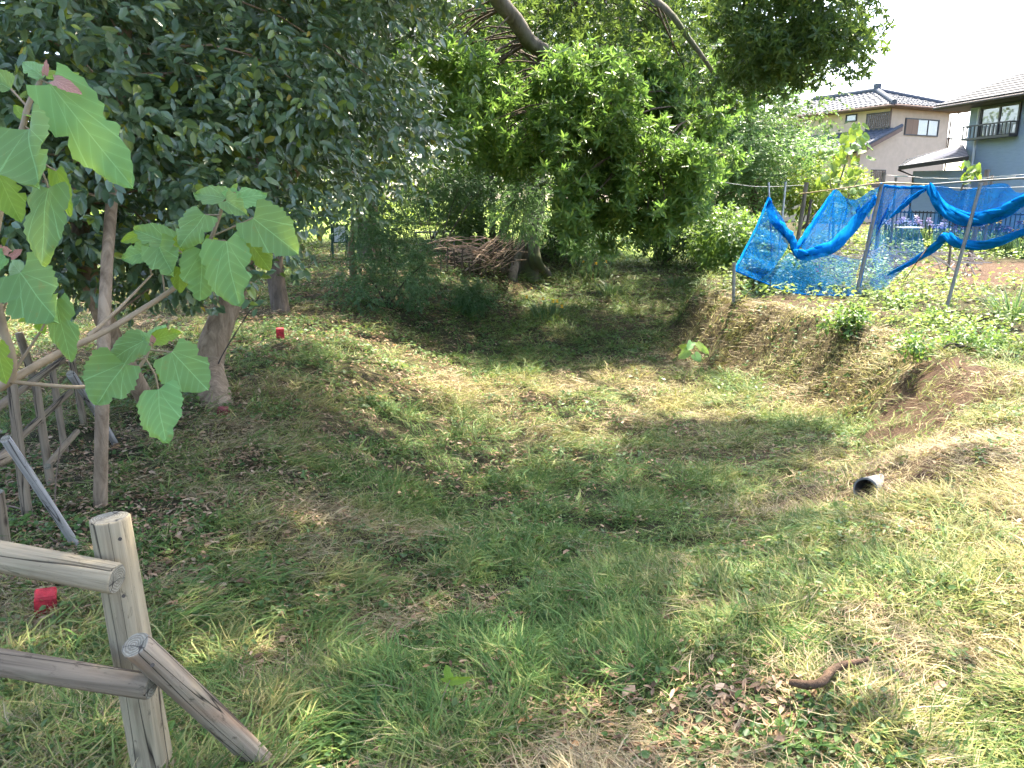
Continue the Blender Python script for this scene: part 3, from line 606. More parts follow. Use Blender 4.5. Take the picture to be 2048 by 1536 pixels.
def finish_crown(root, sets, mat, rng, rnd=None, singles=0, name='crown', curl=1.0, bias=None, far=False):
    """one mass of leaves plus, for near trees, the leaves that show largest as parts of their own"""
    pos, ax, nr, L, W_ = [np.concatenate([s[i] for s in sets]) for i in range(5)]
    rd = rng.random(len(pos)) if rnd is None else rnd
    if bias is not None: rd = np.clip(rd*bias[0]+bias[1], 0, 1)
    if singles:
        u, v, d = project(pos); ok = (u > 0) & (u < 2048) & (v > 0) & (v < 1536) & (d > .5)
        sc = np.where(ok, L*W_/d**2, 0)*(.3+np.abs((nr*unit(pos-np.array([0, 0, CAMZ]))).sum(1))); pick = np.argsort(-sc)[:singles]
        var = []
        for k in range(8):
            V, F = leaf_cloud(np.zeros((1, 3)), np.array([[1., 0, 0]]), np.array([[0, 0, 1.]]), np.ones(1), np.ones(1), rng, curl)
            me = bpy.data.meshes.new('leaf'); me.from_pydata(V.tolist(), [], F.tolist()); at = me.attributes.new('rnd', 'FLOAT', 'FACE'); at.data.foreach_set('value', np.full(2, [.1, .3, .45, .6, .7, .8, .88, .97][k], dtype=np.float32)); me.materials.append(mat); var.append(me)
        org = np.array(ORG[root.name])
        for i in pick:
            x_ = ax[i]/np.linalg.norm(ax[i]); y_ = np.cross(nr[i], x_); y_ /= np.linalg.norm(y_); z_ = np.cross(x_, y_)
            o = link(bpy.data.objects.new('leaf', var[int(min(7, rd[i]*8))])); o.parent = root
            Mx = np.eye(4); Mx[:3, 0] = x_*L[i]; Mx[:3, 1] = y_*W_[i]; Mx[:3, 2] = z_*L[i]; Mx[:3, 3] = pos[i]-org; o.matrix_local = Matrix(Mx.tolist())
        kp = np.ones(len(pos), bool); kp[pick] = False; pos, ax, nr, L, W_, rd = [a[kp] for a in (pos, ax, nr, L, W_, rd)]
    V, F = leaf_cloud(pos, ax, nr, L, W_*(1.3 if far else 1), rng, curl, far)
    o = build(name, V, F, mat, root, face_rnd=np.concatenate([rd, rd])); o['kind'] = 'stuff'; return o
def limb(pts, r0, r1, n=8, seg=14, wob=.12):
    c = curve(pts, seg); return c, [r0+(r1-r0)*(i/seg)**.8 for i in range(seg+1)]
def trunk(root, pts, r0, r1, mat, name='trunk', flare=1.5, n=12, seg=18):
    if flare > 1: pts = [Vector(pts[0])-Vector((0, 0, .28))] + [Vector(p) for p in pts]
    c, r = limb(pts, r0, r1, n, seg)
    if flare > 1: r = [q*(1+(flare-1)*math.exp(-i*.8)) for i, q in enumerate(r)]
    return MB().tube(c, r, n, True, wob=.10).build(name, mat, root, True)
def branches(root, origin_pts, targets, r, mat, name='branch', rng=random, nseg=5):
    """thin boughs from the nearest point of the limb to each target, joined as one part"""
    mb = MB(); O = np.array([tuple(p) for p in origin_pts])
    for tg in targets:
        tg = np.array(tg); k = np.argmin(((O-tg)**2).sum(1)+ .6*np.maximum(0, O[:, 2]-tg[2])**2); a = Vector(O[k]); b_ = Vector(tg); m_ = a.lerp(b_, .5) + Vector((rng.uniform(-.1, .1), rng.uniform(-.1, .1), .12))*(b_-a).length
        mb.tube(curve([a, m_, b_], nseg), [r*(1-.75*i/nseg) for i in range(nseg+1)], 5, False)
    o = mb.build(name, mat, root, True); o['kind'] = 'stuff'; return o
def boughs(c, r, K, rng, flat=.75, shell=.35):
    """cluster points and outward directions inside one uneven ball"""
    d = unit(rng.normal(size=(K, 3))); q = rng.random(K)**shell
    bmp = 1 + .25*np.sin(d[:, 0]*5+c[0]*3) * np.cos(d[:, 1]*4+c[2]*2); p = np.array(c) + d*(q*bmp)[:, None]*np.array([r, r, r*flat]); return p, d
rt = np.random.default_rng(99)

# --- glossy evergreen close by on the left: drooping sprays
base = G(199, 1010, .05)
ev = thing('evergreen_tree', 'glossy dark evergreen with slender pale trunk hanging over the left foreground', 'tree', base)
up1 = P(212, 560, 4.35); tp = [base, P(205, 800, 4.25), up1, P(235, 250, 4.6), P(260, -150, 5.0), Vector((-2.3, 5.4, 6.0)), Vector((-1.8, 6.2, 8.2))]
trunk(ev, tp, .040, .027, M['bark_pale'], flare=1.25)
second = [G(215, 905, .05) + Vector((-.05, .9, 0)), P(180, 560, 5.4), P(150, 200, 5.6), Vector((-3.3, 6.2, 5.2))]
trunk(ev, second, .085, .05, M['bark_pale'], 'stem', 1.2)
polyL = [(-260, -330), (930, -330), (850, 0), (800, 95), (790, 185), (825, 240), (825, 280), (770, 330), (720, 365), (640, 375), (590, 435), (530, 530), (470, 570), (370, 565), (300, 550), (210, 575), (60, 530), (-260, 560)]
u, v = sample_poly(polyL, 320, rt)
d = 3.5 + np.clip(u, 0, 900)/900*2.8 + rt.uniform(0, 2.4, len(u)); d = np.where((u < 330) & (v > 330), d+.8, d)
cen = PN(u, v, d); sets = []
K = 26; c3 = np.repeat(cen, K, 0); off = rt.normal(size=c3.shape)*np.array([.20, .20, .13]); tw = unit(np.repeat(unit(np.stack([rt.uniform(-.2, 1, len(u)), rt.uniform(-1, .2, len(u)), rt.uniform(-.4, .3, len(u))], -1)), K, 0) + rt.normal(0, .5, c3.shape))
sets.append(sprays(c3+off, tw, 8, rt.uniform(.12, .26, len(c3)), .088*rt.uniform(.8, 1.15, len(c3)), .45, rt, .8, .6, (.35, -.75, .55)))
# unseen upper crown over the moat, boughs added to shade ground and sapling
def overhead(N, land):
    """bough centres above the picture whose shade falls where land(x, y) says the photograph is shaded"""
    out = []
    while len(out) < N:
        x_, y_, z_ = rt.uniform(-6, 4.8), rt.uniform(2.5, 14.5), rt.uniform(4.2, 9.5)
        if z_ < CAMZ+.27*y_+1.3: continue
        if land(x_-.24*(z_+.5), y_-.52*(z_+.5)): out.append((x_, y_, z_))
    return out
topc = overhead(120, lambda x_, L_: -1 < L_ < 6.6 and -5.5 < x_ < np.interp(L_, [-1, 1.6, 2.6, 3.5, 5, 6.6], [-.6, -.3, .8, 1.6, 2.2, 2.3])) + overhead(16, lambda x_, L_: -.8 < L_ < 1.0 and -2.2 < x_ < -.8)
for c in topc:
    p, dd = boughs(c, rt.uniform(.8, 1.3), 46, rt); sets.append(sprays(p, unit(dd+np.array([0, 0, -.2])), 5, np.full(len(p), .4), np.full(len(p), .15), .5, rt, .4))
axis_pts = curve(tp, 40) + curve(second, 20)
branches(ev, axis_pts, [tuple(c) for c in cen[:70]], .011, M['bark_pale'])
branches(ev, axis_pts, topc, .05, M['bark_pale'], 'bough')
finish_crown(ev, sets, M['camellia'], rt, singles=300)

# --- leaning trunk at the foot of the left bank
base = G(432, 800, .06); ln = thing('leaning_tree', 'broad-leaved tree with thick leaning brown trunk beside the fence', 'tree', base)
tpl = [base, P(418, 740, 7.25), P(425, 690, 7.3), P(455, 610, 7.35), P(490, 520, 7.5), P(520, 380, 7.9), P(500, 150, 8.6), P(470, -250, 9.4)]
trunk(ln, tpl, .16, .10, M['bark_pale'], flare=1.15)
trunk(ln, [P(425, 770, 7.1), P(440, 720, 7.16), P(475, 660, 7.15), P(520, 590, 7.1)], .007, .005, M['twig_dark'], 'vine', 1, 5)
trunk(ln, [P(505, 470, 7.6), P(560, 380, 8), P(660, 260, 8.6), P(720, 120, 9)], .075, .03, M['bark_pale'], 'limb', 1)
polyN = [(250, -260), (860, -260), (830, 60), (790, 200), (820, 330), (740, 340), (690, 350), (600, 360), (520, 400), (420, 400), (300, 380)]
u, v = sample_poly(polyN, 150, rt); d = rt.uniform(7.6, 10.5, len(u)); cen = PN(u, v, d); sets = []; K = 24; c3 = np.repeat(cen, K, 0)
sets.append(sprays(c3+rt.normal(size=c3.shape)*np.array([.34, .34, .24]), unit(rt.normal(size=c3.shape)+np.array([.3, -.4, -.1])), 7, rt.uniform(.2, .4, len(c3)), .10*rt.uniform(.8, 1.15, len(c3)), .45, rt, .7, .6, (.35, -.6, .55)))
topc = overhead(40, lambda x_, L_: 4.8 < L_ < 8.9 and -5 < x_ < np.interp(L_, [4.8, 7, 8.9], [1.9, 2.2, .6]))  # unseen boughs added above the view to shade the moat floor
for c in topc:
    p, dd = boughs(c, rt.uniform(.9, 1.4), 30, rt); sets.append(sprays(p, dd, 5, np.full(len(p), .4), np.full(len(p), .17), .5, rt, .4))
branches(ln, curve(tpl, 40), [tuple(c) for c in cen[:50]] + topc, .03, M['bark_brown'])
finish_crown(ln, sets, M['camellia'], rt, bias=(.9, 0))

# --- slim and stout trunks further along the left bank
def simple_tree(name, label, pts, r0, r1, mat, blobs, kind, leaf, lm, K=60, n=6, flare=1.5, group=None, bough=.03, bias=None, flat=.75):
    root = thing(name, label, 'tree', pts[0], group); trunk(root, pts, r0, r1, mat, flare=flare); sets = []
    for (c, r) in blobs:
        p, dd = boughs(c, r, K, rt, flat)
        if kind == 'spray': sets.append(sprays(p, unit(dd+np.array([0, 0, -.25])), n, np.full(len(p), leaf*2.6), np.full(len(p), leaf), .42, rt, .5))
        elif kind == 'whorl': sets.append(whorls(p, unit(dd+np.array([0, 0, .25])), n, np.full(len(p), leaf), .27, rt))
        else: sets.append(sprays(p, unit(dd*np.array([1, 1, .25])), n, np.full(len(p), leaf*4), np.full(len(p), leaf), .6, rt, .15))
    branches(root, curve(pts, 30), [c for c, r in blobs], bough, mat); finish_crown(root, sets, lm, rt, bias=bias, far=True); return root
def blobset(poly, N, d0, d1, r0, r1):
    u, v = sample_poly(poly, N, rt); d = rt.uniform(d0, d1, N); c = PN(u, v, d); return [(tuple(c[i]), rt.uniform(r0, r1)) for i in range(N)]
b0 = G(563, 625, .06)
simple_tree('bank_tree', 'short thick trunk half hidden behind the leaning tree on the left bank', [b0, b0+Vector((-.12, .2, 1.0)), b0+Vector((-.1, .5, 3.2)), b0+Vector((.2, .9, 6.5))], .17, .1, M['bark_brown'],
            blobset([(330, -220), (820, -220), (800, 120), (760, 330), (640, 400), (420, 380)], 26, 12.5, 15, .8, 1.2), 'spray', .11, M['camellia'], 80, 7, bias=(.85, 0))
b1 = G(708, 562, .05)
simple_tree('slender_tree', 'slender pale grey trunk in front of the stout trunk and sign board', [b1, P(702, 500, 15.6), P(708, 430, 15.8), P(705, 250, 16.4), P(690, -60, 17)], .085, .05, M['bark_pale'],
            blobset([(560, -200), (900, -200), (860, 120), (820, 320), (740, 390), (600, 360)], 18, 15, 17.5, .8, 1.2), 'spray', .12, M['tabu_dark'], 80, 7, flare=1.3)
b2 = G(738, 528, .08)
simple_tree('stout_tree', 'stout old brown trunk behind the slender one on the left bank', [b2, P(737, 480, 20.3), P(735, 400, 20.5), P(745, 200, 21), P(760, -80, 22)], .34, .24, M['bark_brown'],
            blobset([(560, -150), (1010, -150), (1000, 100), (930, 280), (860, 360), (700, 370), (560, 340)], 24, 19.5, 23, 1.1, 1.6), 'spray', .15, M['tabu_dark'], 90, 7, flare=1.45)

# --- the big tree in the middle, its limbs reaching towards us
base = G(1052, 552, .1); dB = project(np.array(base))[2]
big = thing('broadleaf_tree', 'large broad-leaved tree with buttressed trunk and twisted limb at centre', 'tree', base)
tk = [base, P(1056, 500, dB), P(1066, 440, dB), P(1072, 380, dB), P(1066, 280, dB), P(1050, 100, dB-.6), P(1010, -120, dB-1.5)]
tk[0] = tk[0] - Vector((0, 0, .3))
trunk(big, tk, .36, .22, M['bark_grey'], flare=1.5, n=16)
for q in ([(1026, 552), (1034, 520), (1050, 482), (1062, 440)], [(1094, 548), (1079, 530), (1072, 500), (1070, 460)], [(1070, 552), (1066, 525), (1062, 490), (1064, 450)]):
    g0 = G(*q[0]); trunk(big, [g0 + Vector((0, -.25, -.35)), g0 + Vector((0, -.2, .02))] + [P(a, b_, dB-.35) for a, b_ in q[1:]], .15, .10, M['bark_grey'], 'buttress', 1.2, 10)
lim = [P(1065, 330, dB-1), P(1070, 180, 17.5), P(1108, 122, 15.0), P(1060, 85, 14.4), P(1030, 40, 14), P(985, -20, 13.6), P(940, -150, 13)]
trunk(big, lim, .12, .16, M['bark_grey'], 'limb', 1)
lim2 = [P(1108, 122, 15.0), P(1125, 160, 14.4), P(1165, 210, 14), P(1230, 290, 13.6), P(1300, 330, 13.4)]; trunk(big, lim2, .085, .03, M['bark_brown'], 'limb', 1)
lim3 = [P(1050, 60, dB-1), P(1180, -60, 15), P(1310, 0, 13), P(1380, 80, 12.6), P(1430, 150, 12.5)]; trunk(big, lim3, .10, .03, M['bark_grey'], 'limb', 1)
lim4 = [P(1310, -120, 13.5), P(1450, -90, 11), P(1570, -30, 9.6), P(1660, 40, 9.1)]; trunk(big, lim4, .09, .03, M['bark_grey'], 'limb', 1)
setsA, setsB = [], []
hang = [(1085, 150), (1150, 95), (1215, 110), (1265, 175), (1300, 250), (1360, 300), (1430, 290), (1465, 315), (1440, 350), (1395, 420), (1345, 455), (1290, 470), (1235, 455), (1215, 488), (1190, 450), (1150, 495), (1115, 440), (1140, 380), (1095, 330), (1080, 240)]
u, v = sample_poly(hang, 190, rt); d = rt.uniform(12.6, 14.6, len(u)) ; cenA = PN(u, v, d)
left = [(800, 60), (900, 40), (1000, 110), (1040, 230), (1060, 330), (1000, 350), (930, 330), (900, 240), (830, 200)]
u, v = sample_poly(left, 90, rt); cenA2 = PN(u, v, rt.uniform(13, 16, len(u)))
lit = [(1440, 120), (1510, 110), (1520, 190), (1490, 215), (1445, 200)]; u, v = sample_poly(lit, 10, rt); cenA3 = PN(u, v, rt.uniform(12, 13, len(u)))
for pg, nn_, d0_, d1_ in (([(980, 130), (1100, 140), (1130, 240), (1120, 340), (1000, 350)], 50, 15.5, 18), ([(1250, 110), (1400, 160), (1450, 240), (1400, 310), (1300, 260)], 70, 14.5, 17)):
    u, v = sample_poly(pg, nn_, rt); cenA2 = np.concatenate([cenA2, PN(u, v, rt.uniform(d0_, d1_, nn_))])
cenA = np.concatenate([cenA, cenA2, cenA3])
K = 14; c3 = np.repeat(cenA, K, 0); off = unit(rt.normal(size=c3.shape))*rt.random((len(c3), 1))**.5*np.array([.36, .36, .30])
setsA.append(whorls(c3+off, unit(off*np.array([1, 1, .8])*3 + np.array([.1, -.35, .35]) + rt.normal(0, .25, c3.shape)), 9, rt.uniform(.14, .20, len(c3)), .27, rt))
dark = [(760, -70), (1430, -70), (1500, -160), (1740, -160), (1735, 40), (1720, 110), (1640, 150), (1590, 140), (1540, 165), (1490, 130), (1440, 180), (1380, 180), (1330, 250), (1270, 190), (1200, 110), (1090, 130), (1000, 120), (900, 60), (790, 120)]
u, v = sample_poly(dark, 230, rt); d = np.where(u > 1430, rt.uniform(8.4, 9.8, len(u)), rt.uniform(14.5, 19.5, len(u))); cenB = PN(u, v, d)
mid = [(860, 120), (1100, 120), (1300, 220), (1420, 290), (1440, 340), (1380, 420), (1290, 430), (1200, 400), (1100, 350), (950, 330)]
u, v = sample_poly(mid, 70, rt); cenB = np.concatenate([cenB, PN(u, v, rt.uniform(15, 19, len(u)))])
top = np.array([q for q in [(rt.uniform(-4, 6.5), rt.uniform(16, 25), rt.uniform(6.5, 12)) for k in range(160)] if q[1]-.52*(q[2]+.8) > 13.6][:13])
hang_r = cenB[project(cenB)[0] > 1430]; cenB = cenB[project(cenB)[0] <= 1430]
K = 34; c3 = np.repeat(hang_r, K, 0); off = unit(rt.normal(size=c3.shape))*rt.random((len(c3), 1))**.5*np.array([.42, .42, .40])
setsB.append(whorls(c3+off, unit(off*2+rt.normal(0, .5, c3.shape)+np.array([0, -.2, -.25])), 8, rt.uniform(.075, .115, len(c3)), .30, rt))
u, v = sample_poly([(1040, -50), (1450, -60), (1470, 100), (1400, 170), (1300, 170), (1180, 90), (1050, 90)], 55, rt); cenB = np.concatenate([cenB, PN(u, v, rt.uniform(16.5, 20, len(u)))])
K = 22; c3 = np.repeat(cenB, K, 0); off = unit(rt.normal(size=c3.shape))*rt.random((len(c3), 1))**.5*np.array([.55, .55, .42])
setsB.append(whorls(c3+off, unit(off*2+rt.normal(0, .5, c3.shape)+np.array([0, -.2, .1])), 8, rt.uniform(.12, .17, len(c3)), .30, rt))
for c in top:
    p, dd = boughs(c, 1.3, 13, rt); setsB.append(whorls(p, dd, 6, np.full(len(p), .24), .34, rt))
lp = curve(tk, 30)+curve(lim, 20)+curve(lim2, 20)+curve(lim3, 20)+curve(lim4, 20)
branches(big, lp, [tuple(c) for c in cenA[::2]], .022, M['bark_brown'])
branches(big, lp, [tuple(c) for c in cenB[::2]], .03, M['bark_brown'])
finish_crown(big, setsA, M['tabu'], rt, singles=300)
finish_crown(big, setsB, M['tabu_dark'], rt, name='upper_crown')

# --- airy fine-leaved tree right of it
b3 = Vector((7.6, 23.5, hz(7.6, 23.5)-.1))
mp = [(1290, 170), (1480, 130), (1570, 130), (1600, 150), (1560, 190), (1570, 230), (1600, 260), (1620, 310), (1610, 350), (1570, 400), (1540, 420), (1450, 440), (1390, 430), (1360, 330), (1300, 260)]
simple_tree('fine_leaved_tree', 'airy light-green tree with layered fine foliage left of the beige house', [b3, b3+Vector((-.2, 0, 1.6)), b3+Vector((-.6, .1, 3.5)), b3+Vector((-.4, .2, 6.2))], .2, .08, M['bark_brown'],
            blobset(mp, 75, 20, 24.5, .7, 1.1), 'fine', .085, M['maple'], 90, 8, bough=.03, flat=.38)
b4 = Vector((8.2, 31., hz(8.2, 31.)-.1))
simple_tree('shade_tree', 'dark tree filling the gap behind the airy fine-leaved one', [b4, b4+Vector((.1, 0, 2.5)), b4+Vector((0, .2, 7))], .22, .1, M['bark_brown'],
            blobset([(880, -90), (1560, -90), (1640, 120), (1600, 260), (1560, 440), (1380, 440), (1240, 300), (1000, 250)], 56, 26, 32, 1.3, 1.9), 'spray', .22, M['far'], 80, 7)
# --- trees standing behind: trunks one can tell apart against the bright field
for (nm, lab, u0, v0, r, D, lean, poly, nB) in (
    ('distant_tree', 'straight thin dark trunk standing behind the brush pile', 962, 470, .14, 27, -.1, [(760, -60), (1010, -40), (1030, 250), (1000, 370), (880, 400), (800, 330)], 20),
    ('distant_tree', 'pale upright trunk standing behind the brush pile', 985, 478, .13, 25, .0, [(880, 40), (1120, 40), (1120, 300), (1060, 385), (960, 380)], 16),
    ('distant_tree', 'slanting trunk leaning right behind the brush pile', 994, 482, .17, 24.5, 1.1, [(960, 0), (1260, 0), (1260, 320), (1140, 400), (1060, 380)], 18),
    ('distant_tree', 'dark far trunk on the left, seen through the evergreen boughs', 300, 520, .2, 24, .2, [(-150, -60), (520, -60), (540, 300), (440, 440), (250, 470), (60, 460), (-150, 420)], 40),
    ('distant_tree', 'leafy far tree filling the space left of the stout trunk', 560, 500, .2, 26, .1, [(430, 0), (720, 0), (730, 350), (640, 430), (500, 440)], 22)):
    bb = P(u0, v0, D); bb.z = hz(bb.x, bb.y)-.1
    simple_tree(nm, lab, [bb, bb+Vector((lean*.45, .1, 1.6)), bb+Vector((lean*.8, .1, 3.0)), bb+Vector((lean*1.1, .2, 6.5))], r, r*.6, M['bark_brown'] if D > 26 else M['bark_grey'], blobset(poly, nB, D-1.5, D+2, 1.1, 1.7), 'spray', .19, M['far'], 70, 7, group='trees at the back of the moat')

# --- shrubs
def shrub(name, label, base, blobs, leaf, lm, K=60, n=7, ratio=.32, kind='spray', stems=6, group=None, flat=.8, cat='shrub', droop=.5):
    root = thing(name, label, cat, base, group); sets = []; mb = MB()
    for i in range(stems):
        c, r = blobs[i % len(blobs)]; e = Vector(c)+Vector((random.uniform(-.3, .3)*r, random.uniform(-.3, .3)*r, 0)); mb.tube(curve([base, base.lerp(e, .5)+Vector((random.uniform(-.06, .06), 0, .08)), e], 6), [.018*(1-.1*k) for k in range(7)], 5, False)
    st_ = mb.build('stem', M['twig_dark'], root, True); st_['kind'] = 'stuff'
    for c, r in blobs:
        p, dd = boughs(c, r, K, rt, flat)
        if kind == 'whorl': sets.append(whorls(p, unit(dd+np.array([0, 0, .3])), n, np.full(len(p), leaf), ratio, rt))
        else: sets.append(sprays(p, unit(dd+np.array([0, 0, -.1])), n, np.full(len(p), leaf*2.5), np.full(len(p), leaf), ratio, rt, droop))
    finish_crown(root, sets, lm, rt, name='foliage', far=project(np.array(base))[2] > 12); return root
shrub('nandina_shrub', 'tall feathery dark-green shrub beside the slender trunk', G(775, 610, .05), blobset([(700, 470), (780, 400), (830, 420), (860, 500), (840, 560), (820, 600), (740, 620), (690, 590)], 22, 13.2, 15.2, .32, .5), .075, M['shrub'], 70, 9, .26)
shrub('nandina_shrub', 'feathery shrub arching up behind the brush pile', G(870, 520, .05), blobset([(800, 330), (960, 350), (990, 400), (930, 430), (880, 450), (820, 450)], 14, 21.5, 23, .45, .7), .10, M['shrub'], 70, 9, .26)
shrub('round_shrub', 'small dark round shrub in front of the brush pile', G(950, 612, .04), blobset([(900, 562), (950, 552), (990, 565), (1000, 588), (975, 605), (910, 605)], 10, 15.4, 16.6, .25, .38), .055, M['shrub'], 70, 9, .4)
shrub('bamboo_grass', 'soft dark foliage hugging the big trunk', G(1030, 535, .03)+Vector((-.1, .3, 0)), blobset([(1000, 380), (1060, 360), (1075, 430), (1060, 490), (1020, 480), (1000, 430)], 8, 18.5, 20.5, .35, .55), .12, M['shrub'], 70, 9, .16)
shrub('bamboo_grass', 'soft grey-green bamboo grass hanging below the bright leaves', G(1185, 515, .03), blobset([(1150, 450), (1230, 450), (1240, 500), (1180, 512)], 8, 19, 21, .4, .6), .13, M['shrub'], 60, 9, .16)
for (lab, u0, v0, poly, nB, D) in (('dark bush right of the big trunk under the canopy', 1110, 500, [(1075, 430), (1130, 420), (1150, 470), (1130, 500), (1085, 500)], 8, 26), ('tall dark bush filling the gap left of the brush pile', 860, 470, [(790, 340), (1040, 330), (1030, 400), (930, 420), (850, 440), (790, 420)], 16, 28), ('dark bush behind the brush pile between the trunks', 930, 475, [(880, 430), (960, 430), (970, 470), (900, 480)], 8, 24),
                                   ('low dark shrub at the far end of the moat', 1320, 490, [(1230, 455), (1420, 440), (1440, 480), (1330, 500), (1250, 500)], 14, 27)):
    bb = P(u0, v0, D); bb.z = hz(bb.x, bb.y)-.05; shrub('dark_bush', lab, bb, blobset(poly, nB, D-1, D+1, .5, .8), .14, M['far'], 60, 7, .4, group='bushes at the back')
shrub('bright_bush', 'bright yellow-green leafy bush on the bank left of the net', G(1462, 505, .04), blobset([(1420, 450), (1470, 440), (1510, 450), (1505, 490), (1450, 510), (1400, 500)], 14, 16, 18.5, .3, .45), .10, M['fig'], 60, 8, .5)
shrub('golden_shrub', 'yellow-leaved shrub behind the net near the old pole', P(1600, 460, 21), blobset([(1570, 380), (1620, 350), (1700, 330), (1740, 380), (1700, 420), (1600, 410)], 14, 20, 22.5, .35, .6), .10, M['bright'], 50, 8, .5)
shrub('field_hedge', 'sunlit yellow-green hedge beyond the trees in the far field', Vector((-3, 40, hz(-3, 40))), [((-24+(k % 17)*2.1+rt.uniform(-.5, .5), 40+rt.uniform(-2, 2), .9+2.2*(k//17)+rt.uniform(0, .8)), rt.uniform(1.1, 1.6)) for k in range(34)], .22, M['bright'], 70, 7, .5, stems=13, cat='hedge')
# ------------------------------------------------------------------ log fences
def log(name, a, b_, r0, r1, mat, parent=None, ends=True, seg=10, n=18, bend=.006):
    """round timber with its own axis as local Z; uneven, chamfered ends"""
    a, b_ = Vector(a), Vector(b_); L = (b_-a).length; rng = random
    prof = [(0, r0*.93), (.006, r0)] + [(L*i/seg, r0+(r1-r0)*i/seg) for i in range(1, seg)] + [(L-.006, r1), (L, r1*.93)]
    ph = [rng.uniform(0, 6.28) for _ in range(4)]; vs = []; m = len(prof)
    for (z, r) in prof:
        cx = bend*math.sin(z*3+ph[0]); cy = bend*math.cos(z*2.3+ph[1])
        for k in range(n):
            th = 2*math.pi*k/n; rr = r*(1+.035*math.sin(2*th+ph[2]+z*1.5)+.025*math.sin(5*th+ph[3])+.012*(rng.random()-.5)); vs.append((cx+math.cos(th)*rr, cy+math.sin(th)*rr, z))
    fs = [(i*n+k, i*n+(k+1) % n, (i+1)*n+(k+1) % n, (i+1)*n+k) for i in range(m-1) for k in range(n)]; mi = [0]*len(fs)
    vs += [(0, 0, 0), (0, 0, L)]; c0, c1 = m*n, m*n+1
    for k in range(n): fs += [(c0, (k+1) % n, k), (c1, (m-1)*n+k, (m-1)*n+(k+1) % n)]; mi += [1, 1]
    me = bpy.data.meshes.new(name); me.from_pydata(vs, [], fs); me.materials.append(mat); me.materials.append(M['end']); me.polygons.foreach_set('material_index', mi)
    sm = [q == 0 for q in mi]; me.polygons.foreach_set('use_smooth', sm); me.update()
    o = link(bpy.data.objects.new(name, me)); q = (b_-a).to_track_quat('Z', 'Y').to_matrix().to_4x4()
    org = ORG[parent.name] if parent is not None else Vector((0, 0, 0))
    if parent is not None: o.parent = parent
    o.matrix_local = Matrix.Translation(a-org) @ q; ORG[o.name] = org; return o
tp_ = P(218, 1033, 2.05); bp_ = Vector((-1.035, 1.90, -.12))
fn = thing('log_fence', 'weathered round-log fence end with two rails and a brace in the foreground', 'fence', Vector((bp_.x, bp_.y, 0)))
log('post', bp_, tp_, .055, .0485, M['log'], fn)
log('rail', P(-420, 1040, 2.06), P(237, 1158, 1.985), .040, .0385, M['log'], fn)
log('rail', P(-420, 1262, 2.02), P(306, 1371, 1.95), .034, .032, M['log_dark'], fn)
gb = G(548, 1528, .05); log('brace', P(266, 1291, 1.86), gb, .034, .036, M['log_stain'], fn)
for (u_, v_, d_) in ((247, 1192, 2.012), (240, 1078, 2.003), (305, 1330, 1.835)):
    MB().tube([P(u_, v_, d_), P(u_, v_, d_-.016)], .005, 8).build('nail', M['twig_dark'], fn, True)

lf = thing('log_fence', 'old thin log fence receding along the shaded left bank', 'fence', G(75, 1000))
def fpost(ut, vt, ub, vb, r, sink=.1):
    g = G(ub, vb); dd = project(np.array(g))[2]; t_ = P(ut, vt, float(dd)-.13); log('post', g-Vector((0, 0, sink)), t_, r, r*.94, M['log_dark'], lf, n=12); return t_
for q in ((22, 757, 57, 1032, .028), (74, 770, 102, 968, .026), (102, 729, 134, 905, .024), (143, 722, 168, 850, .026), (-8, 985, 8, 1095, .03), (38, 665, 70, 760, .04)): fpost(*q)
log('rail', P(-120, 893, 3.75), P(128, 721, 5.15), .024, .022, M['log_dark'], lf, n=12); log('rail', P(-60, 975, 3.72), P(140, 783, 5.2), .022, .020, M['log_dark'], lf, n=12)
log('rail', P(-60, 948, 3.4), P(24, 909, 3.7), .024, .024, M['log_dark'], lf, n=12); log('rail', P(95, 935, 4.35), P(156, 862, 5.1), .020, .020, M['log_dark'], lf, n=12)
log('brace', P(8, 878, 3.35), G(158, 1082, .05), .022, .021, M['log_grey'], lf, n=12); log('brace', P(139, 748, 4.75), G(236, 882, .05), .024, .022, M['log_grey'], lf, n=12)
for i, (q, r, lab) in enumerate((([(5, 1018), (35, 1022), (80, 1042)], .006, 'pale dry branch lying by the base of the old thin fence'), ([(75, 1060), (105, 1085), (135, 1105)], .005, 'short dry twig lying near the leaning grey brace'), ([(108, 1035), (112, 960), (122, 880)], .005, 'thin bare stem standing between the thin fence posts'),
                              ([(885, 1196), (935, 1205), (985, 1200), (1030, 1180)], .006, 'reddish dry twig lying on the moat floor at centre'), ([(540, 1165), (560, 1180)], .007, 'short grey stick lying in the grass near the fence brace'), ([(600, 1235), (640, 1245), (665, 1240)], .005, 'thin brown twig lying in the grass right of the fence'))):
    pts = [G(a, c)+Vector((0, 0, .02)) for a, c in q]
    if i == 2: g = G(108, 1040); dd = float(project(np.array(g))[2]); pts = [g, P(112, 960, dd-.05), P(122, 880, dd-.1)]
    r_c = curve(pts, 10); mb = MB().tube(r_c, [r*(1-.4*k/10) for k in range(11)], 7, True, wob=.2)
    o = mb.build('fallen_branch', M['twig'], None, True, origin=pts[0]); tag(o, lab, 'branch')

